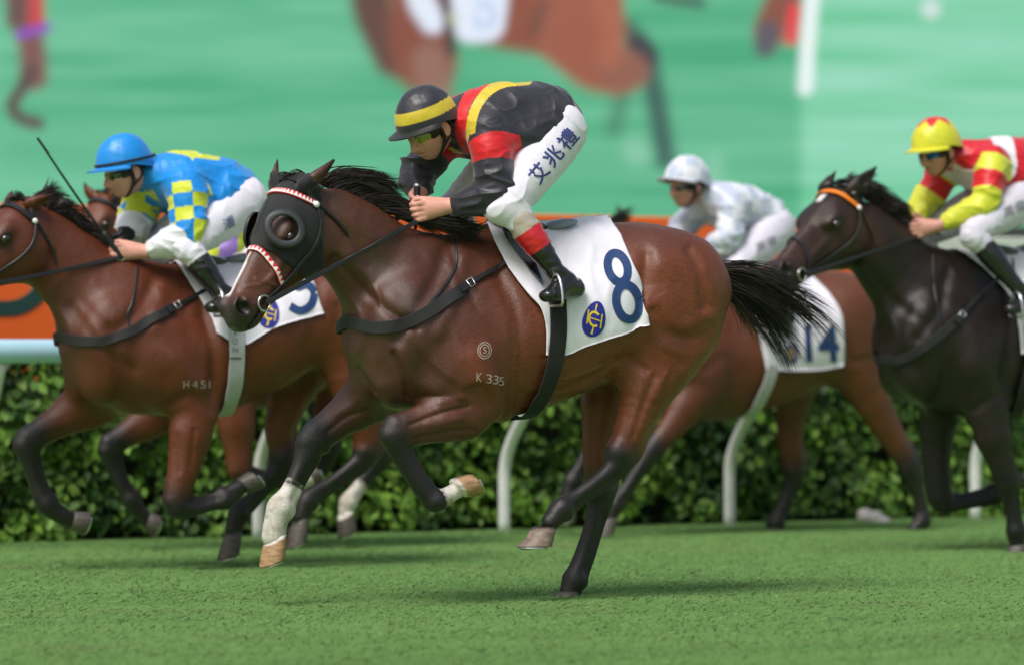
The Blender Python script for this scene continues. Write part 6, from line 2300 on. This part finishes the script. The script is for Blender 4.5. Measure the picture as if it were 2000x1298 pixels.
jk14 = dict(frame=fr14, res=0.0075, head=(1342, 354, 0.0), pitch=10, yaw=8, neck=(1390, 384, 0), chest=(1420, 402, 0), mid=(1458, 414, 0), waist=(1490, 428, 0), pelvis=(1506, 440, 0),
            shN=(1432, 402, .165), elN=(1424, 468, .21), wrN=(1378, 486, .11), haN=(1356, 490, .075),
            shF=(1370, 404, -.165), elF=(1330, 452, -.20), wrF=(1326, 480, -.10), haF=(1322, 492, -.05),
            hip=(1516, 448, .12), knee=(1440, 520, .235), ankle=(1506, 600, .315), heel=(1540, 622, .30), toe=(1494, 634, .36),
            cap_tilt=18, silk=silk_14, cap=cap_14, peak=(0.60, 0.63, 0.70), seed=9, breech=(0.64, 0.62, 0.72), tone=0.8, stubble=0.0)
jkx = dict(frame=frx, res=0.009, head=(352, 372, 0.0), pitch=18, yaw=4, neck=(404, 396, 0), chest=(440, 412, 0), mid=(482, 420, 0), waist=(516, 426, 0), pelvis=(536, 436, 0),
           shN=(450, 416, .165), elN=(456, 488, .21), wrN=(380, 510, .11), haN=(344, 512, .075),
           shF=(386, 420, -.165), elF=(360, 474, -.20), wrF=(352, 500, -.10), haF=(340, 506, -.05),
           hip=(548, 452, .12), knee=(452, 528, .235), ankle=(510, 604, .315), heel=(546, 626, .30), toe=(496, 636, .36),
           silk=silk_x, cap=cap_x, peak=(0.30, 0.18, 0.55), seed=11)

# ------------------------------------------------------------------ assembling the field
def inside(P, poly):
    x, y = P[:, 0], P[:, 1]
    poly = np.asarray(poly, float)
    r = np.zeros(len(P), bool)
    j = len(poly) - 1
    for i in range(len(poly)):
        c = ((poly[i, 1] > y) != (poly[j, 1] > y)) & (x < (poly[j, 0] - poly[i, 0]) * (y - poly[i, 1]) / (poly[j, 1] - poly[i, 1] + 1e-12) + poly[i, 0])
        r ^= c
        j = i
    return r


def blinker_hood(h, poly, eye_px, eye_r):
    fr, M, P0 = h['fr'], h['M'], h['P0']
    V, Q, N, hl = h['V'], h['Q'], h['N'], h['hl']
    sgn = np.where(hl[:, 1] < 0, -2 * ((V - P0) @ M[1]), 0.0)
    W = V + sgn[:, None] * M[1]
    uv = fr.px(W)
    m = inside(uv, poly) & (hl[:, 0] > -0.12) & (hl[:, 0] < 0.7) & (hl[:, 2] < 0.075) & (hl[:, 2] > -0.5) & (np.abs(hl[:, 1]) < 0.3)
    m &= (((uv[:, 0] - eye_px[0]) / eye_r[0]) ** 2 + ((uv[:, 1] - eye_px[1]) / eye_r[1]) ** 2) > 1
    q = Q[m[Q].all(1)]
    used, inv = np.unique(q, return_inverse=True)
    hv = V[used] + N[used] * 0.006
    hv += N[used] * (vnoise(V[used] @ np.array([[30, 0, 0], [0, 8, 0], [0, 0, 8.0]]), 1.0, 2) * 0.0012)[:, None]
    hood = mesh_obj('blinker_hood', hv, inv.reshape(-1, 4), M_HOOD, h['root'])
    sol = hood.modifiers.new('thickness', 'SOLIDIFY')
    sol.thickness = 0.004
    sol.offset = -1
    # eye cups
    c, n = h['cast'].hit(*eye_px, 0.0)
    for sg in (1, -1):
        if sg < 0:
            k = (c - P0) @ M[1]
            c2, n2 = c - 2 * k * M[1], n - 2 * (n @ M[1]) * M[1]
        else:
            c2, n2 = c, n
        n2 = n2 * 0.75 + M[1] * sg * 0.4 - M[0] * 0.0
        n2 /= np.linalg.norm(n2)
        x = M[0] - n2 * (M[0] @ n2)
        x /= np.linalg.norm(x)
        y = np.cross(n2, x)
        V2 = []
        if sg < 0:
            c2 = c2 - n2 * 0.012
        prof = ((0.002, 0.016), (0.030, 0.014), (0.055, 0.010), (0.068, 0.006), (0.074, 0.002), (0.076, -0.008)) if sg < 0 else ((0.053, 0.003), (0.0545, 0.008), (0.058, 0.010), (0.070, 0.009), (0.076, 0.006), (0.078, -0.006))
        for r_, z_ in prof:
            for i in range(40):
                a = 2 * math.pi * i / 40
                up = 0.010 * max(0, -math.cos(a))
                V2.append(c2 + r_ * (math.cos(a) * x * 0.95 + math.sin(a) * y * 1.05) + n2 * (z_ + up * (r_ < 0.066)))
        F2 = [(k * 40 + i, k * 40 + (i + 1) % 40, (k + 1) * 40 + (i + 1) % 40, (k + 1) * 40 + i) for k in range(len(prof) - 1) for i in range(40)]
        o = mesh_obj('eye_cup', V2, F2, M_CUP, hood)
        sol = o.modifiers.new('thickness', 'SOLIDIFY')
        sol.thickness = 0.003
    # seam down the face
    head_strip('face_seam', h, [(0.10, -0.03, 0.05), (0.25, -0.03, 0.05), (0.38, -0.03, 0.04), (0.50, -0.03, 0.03)], 0.004, M_HOOD, hood, off=0.0065, thick=0.002, n=20)
    return hood


def emblem(cast, c, rx, ry, ang, parent):
    e = decal_disc('emblem', cast, c, rx, ry, ang, M_EMBLEM, parent, off=0.003, shape=lambda x, y: (x * (1 + 0.16 * y / ry), y), rings=5, seg=32)
    ca, sa = math.cos(ang), math.sin(ang)
    T = lambda x, y: (c[0] + (x * ca - y * sa) * rx, c[1] + (x * sa + y * ca) * ry)
    a = np.linspace(math.radians(48), math.radians(312), 22)
    decal_band('crest_mark', cast, [T(0.46 * math.cos(t), 0.38 * math.sin(t)) for t in a], rx * 0.20, M_GOLD, e, off=0.0045, n=34, m=1)
    decal_band('crest_mark', cast, [T(0.04, -0.86), T(0.0, -0.42)], rx * 0.11, M_GOLD, e, off=0.0048, n=6, m=1)
    decal_band('crest_mark', cast, [T(0.0, 0.42), T(-0.02, 0.62), T(-0.08, 0.86)], [rx * 0.10, rx * 0.20], M_GOLD, e, off=0.0048, n=6, m=1)
    for x in (-0.60, 0.60):
        decal_band('crest_mark', cast, [T(x, -0.40), T(x, 0.40)], rx * 0.12, M_GOLD, e, off=0.0048, n=8, m=1)
    decal_band('crest_mark', cast, [T(-0.66, 0.0), T(0.66, 0.0)], rx * 0.09, M_GOLD, e, off=0.0051, n=10, m=1)
    return e


def ell_px(c, rx, ry, ang, n=14):
    a = np.arange(n) * 2 * np.pi / n
    x, y = rx * np.cos(a), ry * np.sin(a)
    return np.stack([c[0] + x * math.cos(ang) - y * math.sin(ang), c[1] + x * math.sin(ang) + y * math.cos(ang)], 1)


def whip(name, a, b, grip, label, parent=None):
    f = np.linspace(0, 1, 16)[:, None]
    P = np.array(a) * (1 - f) + np.array(b) * f
    P[:, 2] -= 0.01 * np.sin(np.pi * f[:, 0])
    w = empty('whip')
    tag(w, label, 'whip')
    tubes('shaft', P, np.linspace(0.008, 0.005, 16), M_LEATHER, w, sides=8)
    g = P[0] + (P[-1] - P[0]) / np.linalg.norm(P[-1] - P[0]) * np.linspace(0, grip, 8)[:, None]
    tubes('grip', g, [0.013, 0.014, 0.0125, 0.0135, 0.0125, 0.0135, 0.0125, 0.011], M_RUBBER, w, sides=10)
    dome(P[0], P[0] - P[-1], 0.014, M_STEEL, w, 'cap')
    t = P[-1] + (P[-1] - P[0]) / np.linalg.norm(P[-1] - P[0]) * np.linspace(-0.06, 0.03, 5)[:, None]
    strip('flap', t, np.tile([0.4, -0.9, 0.1], (5, 1)), 0.011, M_LEATHER, w, thick=0.006)
    return w


# ---- the leading horse and rider, number 8
H8 = build_horse(hs8)
J8 = build_jockey(jk8)
tag(H8['root'], 'bay racehorse in black blinker hood and white cloth number 8, in front', 'horse', 'racehorses')
tag(J8['root'], 'jockey in black silks with red and yellow bands, crouching on the hooded horse', 'person', 'jockeys')
hood = blinker_hood(H8, [(500, 300), (600, 335), (629, 368), (634, 530), (602, 550), (566, 522), (532, 495), (500, 484), (440, 480), (440, 300)], (556, 447), (25, 29))
bridle(H8, M_RED, nose=0.53, rein_to=J8['haN'] + np.array([0.01, 0.0, -0.03]), rein_far=J8['haF'] + np.array([0.02, 0.0, -0.03]), noseband_mat=M_RED, teeth=M_WHITE)
cl8, cc8 = lay_cloth('saddle_cloth', H8, [(950, 440), (966, 480), (994, 530), (1030, 578), (1054, 606), (1064, 645), (1064, 690)], [(1187, 428), (1214, 470), (1240, 530), (1258, 590), (1266, 634)],
                     [(950, 440), (1000, 440), (1070, 436), (1130, 430), (1187, 428)], [(1064, 690), (1098, 692), (1150, 672), (1205, 654), (1266, 634)], M_CLOTH, H8['root'], nu=56, nv=44, seed=2, wave=0.010)
decal_band('digit_stroke', cc8, ell_px((1206, 523), 18.5, 29, -0.30), 16, M_NAVY, cl8, off=0.003, n=56, m=3, closed=True)
decal_band('digit_stroke', cc8, ell_px((1225, 590), 22, 34, -0.20), 16.5, M_NAVY, cl8, off=0.0042, n=70, m=3, closed=True)
emblem(cc8, (1160, 623), 22, 35, 0.22, cl8)
girth_all_round(H8, [(1086, 585), (1087, 640), (1080, 700), (1062, 755), (1036, 798)], 0.070, M_WEB, off=0.024)
breastplate(H8, [(688, 626), (706, 634), (740, 640), (785, 633), (832, 612), (870, 588), (908, 562)], 0.050, strap=[(912, 557), (950, 536), (1002, 504)], neck=[(884, 462), (892, 496), (886, 530), (856, 575), (830, 604)])
saddle(H8, ([(972, 440), (992, 478), (1040, 540)], [(1002, 440), (1030, 480), (1058, 560)], [(972, 440), (986, 440), (1002, 440)], [(1040, 540), (1050, 552), (1058, 560)]), (1010, 440), (1086, 440), over=cc8, stirrup=J8['toe'] + np.array([-0.04, 0, -0.028]))
tail_and_mane(H8, tail=[[(1396, 526, .02), (1446, 524, .03), (1520, 556, .03), (1584, 594, .03), (1638, 640, .02)], [(1402, 534, .02), (1466, 546, .03), (1536, 584, .03), (1592, 632, .03), (1630, 690, .02)],
                        [(1405, 545, .02), (1462, 568, .03), (1520, 616, .03), (1566, 672, .03), (1596, 736, .02)], [(1406, 556, .02), (1446, 592, .03), (1494, 645, .03), (1534, 704, .03), (1556, 775, .02)]],
              mane=[[(612, 352, 0), (650, 334, 0), (712, 338, 0), (760, 346, 0), (792, 340, 0)], [(650, 366, 0), (700, 346, 0), (750, 356, 0), (780, 366, 0), (800, 360, 0)], [(690, 384, 0), (740, 370, .0), (772, 384, .0), (800, 402, 0), (815, 418, .02)], [(735, 402, .02), (770, 404, .03), (806, 420, .04), (840, 440, .06), (870, 452, .07)],
                    [(780, 418, .03), (820, 428, .05), (870, 442, .07), (910, 452, .08), (945, 452, .09)], [(830, 430, .03), (870, 434, .05), (910, 446, .07), (936, 456, .08), (958, 450, .09)]],
              fore=[[(575, 345, 0), (560, 340, .01), (545, 345, .02), (530, 352, .02)], [(600, 345, .02), (585, 338, .02), (575, 345, .03), (565, 352, .03)]], n_tail=1300, n_mane=1900, seed=3, wt=0.0022, wm=0.0022, spread=(0.050, 0.024))
bk = empty('shoulder_brand', None, H8['root'])
decal_band('brand_ring', H8['cast'], ell_px((946, 684), 13, 16, 0.1), 1.8, M_BRAND, bk, off=0.0015, n=42, m=1, closed=True)
decal_band('brand_ring', H8['cast'], ell_px((946, 684), 9, 11.5, 0.1), 1.8, M_BRAND, bk, off=0.0015, n=42, m=1, closed=True)
decal_text('brand_letter', H8['cast'], 'S', [(943, 690), (950, 690), (943, 677)], M_BRAND, bk, off=0.0015)
for ch, x, y in (('K', 930, 744), ('3', 949, 747), ('3', 962, 749), ('5', 973, 752)):
    decal_text('brand_letter', H8['cast'], ch, [(x, y), (x + 11, y + 1), (x + 1, y - 17)], M_BRAND, bk, off=0.0015)
rt_, up_ = np.array((0.64, -0.77)), np.array((-0.77, -0.64))
for ch, cx, cy in (('艾', 1052, 338), ('兆', 1080, 305), ('禮', 1108, 272)):
    q = np.array((cx, cy))
    decal_text('name_character', J8['breeches'], ch, [q - 18 * rt_ - 18 * up_, q + 18 * rt_ - 18 * up_, q - 18 * rt_ + 18 * up_], M_INK, J8['breeches_obj'], off=0.0025, bold=0.014)
a = J8['haF']
W8 = fr8.world(np.array([fr8.un(815, 361, -0.035), fr8.un(822, 440, -0.02) + np.array([0.03, 0, -0.12])]))
whip('whip', W8[0], W8[1], 0.12, 'short black whip with silver cap in the far hand of the jockey in black')

# ---- number 5
H5 = build_horse(hs5)
J5 = build_jockey(jk5)
tag(H5['root'], 'bay racehorse at the left edge with plain black bridle and cloth number 5', 'horse', 'racehorses')
tag(J5['root'], 'jockey in blue silks with blue and yellow checked sleeves, holding a raised whip', 'person', 'jockeys')
bridle(H5, M_LEATHER, nose=0.62, rein_to=J5['haN'] + np.array([0.01, 0.0, -0.03]), rein_far=J5['haF'] + np.array([0.02, 0.0, -0.03]))
cl5, cc5 = lay_cloth('saddle_cloth', H5, [(340, 512), (362, 545), (392, 588), (414, 622), (424, 650)], [(560, 504), (592, 524), (614, 560), (632, 612)],
                     [(340, 512), (400, 512), (460, 509), (520, 505), (560, 504)], [(424, 650), (450, 668), (480, 672), (532, 642), (580, 626), (632, 612)], M_CLOTH, H5['root'], nu=44, nv=34, seed=6, wave=0.010)
decal_band('digit_stroke', cc5, [(616, 538), (584, 536), (580, 560), (600, 556), (613, 572), (606, 596), (586, 607), (566, 598)], 15, M_NAVY, cl5, off=0.004, n=50, m=3)
emblem(cc5, (526, 613), 20, 28, 0.2, cl5)
girth_all_round(H5, [(458, 636), (460, 680), (456, 745), (440, 798)], 0.074, M_GIRTH_GREY, off=0.024)
gc = Caster(fr5, np.array([v.co for v in bpy.data.objects[[o.name for o in H5['root'].children if o.name.startswith('girth')][0]].data.vertices]), [tuple(p.vertices) for p in [o for o in H5['root'].children if o.name.startswith('girth')][0].data.polygons])
go = [o for o in H5['root'].children if o.name.startswith('girth')][0]
for ch, y, wd in (('I', 654, 3), ('O', 672, 10), ('N', 688, 10)):
    decal_text('letter', gc, ch, [(459.5 - wd / 2, y), (459.5 + wd / 2, y), (459.5 - wd / 2, y - 11)], M_INK_G, go, off=0.0015)
decal_band('buckle_mark', gc, [(447, 699), (471, 699)], 4, M_INK_G, go, off=0.0015, n=10, m=1)
breastplate(H5, [(124, 655), (150, 664), (198, 666), (250, 650), (300, 622), (336, 603)], 0.046, strap=[(340, 601), (375, 583), (412, 564)], neck=[(267, 522), (264, 560), (256, 595), (248, 614), (253, 640)])
saddle(H5, ([(352, 514), (376, 545), (420, 592)], [(386, 513), (420, 545), (440, 590)], [(352, 514), (370, 513), (386, 513)], [(420, 592), (430, 594), (440, 590)]), (392, 508), (466, 504), over=cc5, stirrup=J5['toe'] + np.array([-0.04, 0, -0.028]))
tail_and_mane(H5, tail=[[(745, 575, .02), (800, 575, .02), (860, 610, .02), (900, 650, .02)], [(748, 595, .02), (800, 620, .02), (840, 680, .02), (880, 720, .02)]],
              mane=[[(62, 392, 0), (80, 378, 0), (96, 368, -.02), (102, 362, -.02)], [(95, 405, 0), (120, 396, 0), (142, 412, 0), (160, 432, 0)], [(130, 430, 0), (158, 428, 0), (180, 452, .0), (200, 474, .02)], [(175, 470, 0), (200, 470, .0), (222, 490, .02), (240, 506, .03)], [(220, 500, 0), (246, 505, .02), (268, 516, .03), (292, 524, .04)]],
              fore=[[(55, 392, 0), (40, 378, .01), (22, 374, .02), (8, 380, .02)], [(48, 394, .02), (30, 384, .02), (14, 388, .03), (2, 398, .03)]], n_tail=250, n_mane=1200, seed=8, wt=0.004, wm=0.003)
b5 = empty('shoulder_brand', None, H5['root'])
for ch, x in (('H', 358), ('4', 375), ('5', 391), ('1', 407)):
    decal_text('brand_letter', H5['cast'], ch, [(x, 758), (x + (11 if ch != '1' else 3), 757), (x, 743)], M_BRAND, b5, off=0.0015)
decal_text('name_character', J5['breeches'], '潘', [(438, 452), (460, 440), (433, 430)], M_INK, J5['breeches_obj'], off=0.0025)
W5 = fr5.world(np.array([fr5.un(240, 508, 0.085), fr5.un(80, 280, 0.05)]))
whip('whip', W5[0], W5[1], 0.16, 'long thin black whip raised by the jockey in blue')

# ---- the bay behind number 5
HX = build_horse(hsx)
JX = build_jockey(jkx)
tag(HX['root'], 'bay racehorse mostly hidden behind number 5, its head past the blue jockey, one white sock', 'horse', 'racehorses')
tag(JX['root'], 'jockey in purple and yellow silks hidden behind the jockey in blue', 'person', 'jockeys')
bridle(HX, M_LEATHER, nose=0.6, rein_to=JX['haN'])
tail_and_mane(HX, mane=[[(206, 372, 0), (222, 352, 0), (235, 350, 0), (250, 362, 0)], [(235, 395, 0), (250, 385, 0), (270, 400, 0), (290, 425, 0)], [(270, 440, 0), (290, 440, 0), (310, 470, .02), (330, 500, .03)]], tail=[[(815, 590, .02), (850, 590, .02), (900, 640, .02)], [(818, 605, .02), (840, 640, .02), (870, 700, .02)]], n_tail=120, n_mane=260, seed=12, wt=0.006, wm=0.005)

# ---- number 14 by the rail
H14 = build_horse(hs14)
J14 = build_jockey(jk14)
tag(H14['root'], 'bay racehorse nearest the rail with cloth number 14 and grey girth', 'horse', 'racehorses')
tag(J14['root'], 'jockey in white and pale grey checked silks and cap beside the rail', 'person', 'jockeys')
bridle(H14, M_LEATHER, nose=0.6, rein_to=J14['haN'])
cl14, cc14 = lay_cloth('saddle_cloth', H14, [(1440, 540), (1462, 590), (1482, 660), (1494, 718)], [(1580, 538), (1622, 580), (1645, 630), (1646, 712)], [(1440, 540), (1490, 536), (1540, 534), (1580, 538)], [(1494, 718), (1540, 722), (1600, 720), (1646, 712)], M_CLOTH, H14['root'], nu=30, nv=26, seed=9)
decal_text('digit_stroke', cc14, '14', [(1574, 706), (1640, 706), (1570, 634)], M_NAVY, cl14, off=0.004, bold=0.03)
emblem(cc14, (1546, 690), 14, 20, 0.2, cl14)
girth_all_round(H14, [(1507, 712), (1496, 748), (1474, 792)], 0.070, M_GIRTH_GREY, off=0.024)
tail_and_mane(H14, tail=[[(1722, 590, .0), (1745, 610, .0), (1738, 660, .0), (1716, 690, .05)], [(1724, 600, .0), (1750, 640, .0), (1740, 690, .0), (1712, 706, .05)]],
              mane=[[(1160, 470, 0), (1180, 440, 0), (1215, 420, 0), (1246, 408, 0)], [(1200, 490, 0), (1215, 450, 0), (1225, 430, 0), (1240, 412, 0)], [(1250, 515, 0), (1290, 505, 0), (1330, 520, .03)]], n_tail=160, n_mane=300, seed=14, wt=0.006, wm=0.005)
decal_text('name_character', J14['breeches'], '周俊', [(1478, 494), (1518, 474), (1474, 478)], M_INK_G, J14['breeches_obj'], off=0.0025)

# ---- the near-black horse
HD = build_horse(hsd)
JD = build_jockey(jkd)
tag(HD['root'], 'near-black racehorse on the right with white star and orange browband', 'horse', 'racehorses')
tag(JD['root'], 'jockey in red and yellow silks with yellow star cap at the right edge', 'person', 'jockeys')
bridle(HD, mat('orange_band', (0.80, 0.20, 0.01), rough=0.5, noise=0.1, nscale=90), nose=0.62, rein_to=JD['haN'] + np.array([0.01, 0, -0.03]), rein_far=JD['haF'], teeth=None)
cld, ccd = lay_cloth('saddle_cloth', HD, [(1868, 492), (1902, 512), (1942, 548), (1976, 588), (1988, 640), (1992, 690)], [(2090, 492), (2120, 540), (2140, 620), (2145, 655)], [(1868, 492), (1940, 491), (2020, 493), (2090, 492)], [(1992, 690), (2050, 680), (2145, 655)], M_CLOTH, HD['root'], nu=30, nv=26, seed=15)
girth_all_round(HD, [(2010, 640), (2010, 700), (1996, 760), (1980, 806)], 0.070, M_WEB, off=0.024)
breastplate(HD, [(1734, 700), (1760, 702), (1800, 680), (1840, 650), (1870, 622)], 0.046, strap=[(1874, 618), (1910, 580), (1950, 542)], neck=[(1822, 500), (1824, 560), (1832, 620), (1836, 650)])
saddle(HD, ([(1904, 497), (1942, 526), (1986, 582)], [(1940, 495), (1968, 528), (2004, 590)], [(1904, 497), (1920, 496), (1940, 495)], [(1986, 582), (1996, 588), (2004, 590)]), (1940, 488), (2010, 484), over=ccd, stirrup=JD['toe'] + np.array([-0.04, 0, -0.028]))
tail_and_mane(HD, tail=[[(2300, 555, .02), (2350, 560, .02), (2420, 600, .02)], [(2302, 570, .02), (2350, 600, .02), (2400, 660, .02)]],
              mane=[[(1650, 362, 0), (1668, 350, 0), (1690, 358, 0), (1706, 372, 0)], [(1690, 384, 0), (1715, 372, 0), (1735, 385, .0), (1748, 402, .02)], [(1725, 408, 0), (1750, 402, .0), (1770, 420, .02), (1784, 448, .03)], [(1765, 446, 0), (1785, 448, .02), (1808, 468, .03), (1835, 490, .04)]],
              fore=[[(1648, 362, 0), (1632, 354, .01), (1618, 360, .02)], [(1660, 360, .02), (1646, 350, .02), (1630, 352, .03)]], n_tail=120, n_mane=1100, seed=17, wt=0.006, wm=0.003, spread=(0.05, 0.035))
decal_text('name_character', JD['breeches'], '周俊', [(1962, 428), (2004, 408), (1957, 408)], M_INK_G, JD['breeches_obj'], off=0.0025)
WD = frd.world(np.array([frd.un(1772, 428, -0.04), frd.un(1800, 480, -0.03) + np.array([0.0, 0, -0.05])]))
whip('whip', WD[0], WD[1], 0.1, 'stub of black whip in the hand of the jockey in red and yellow')
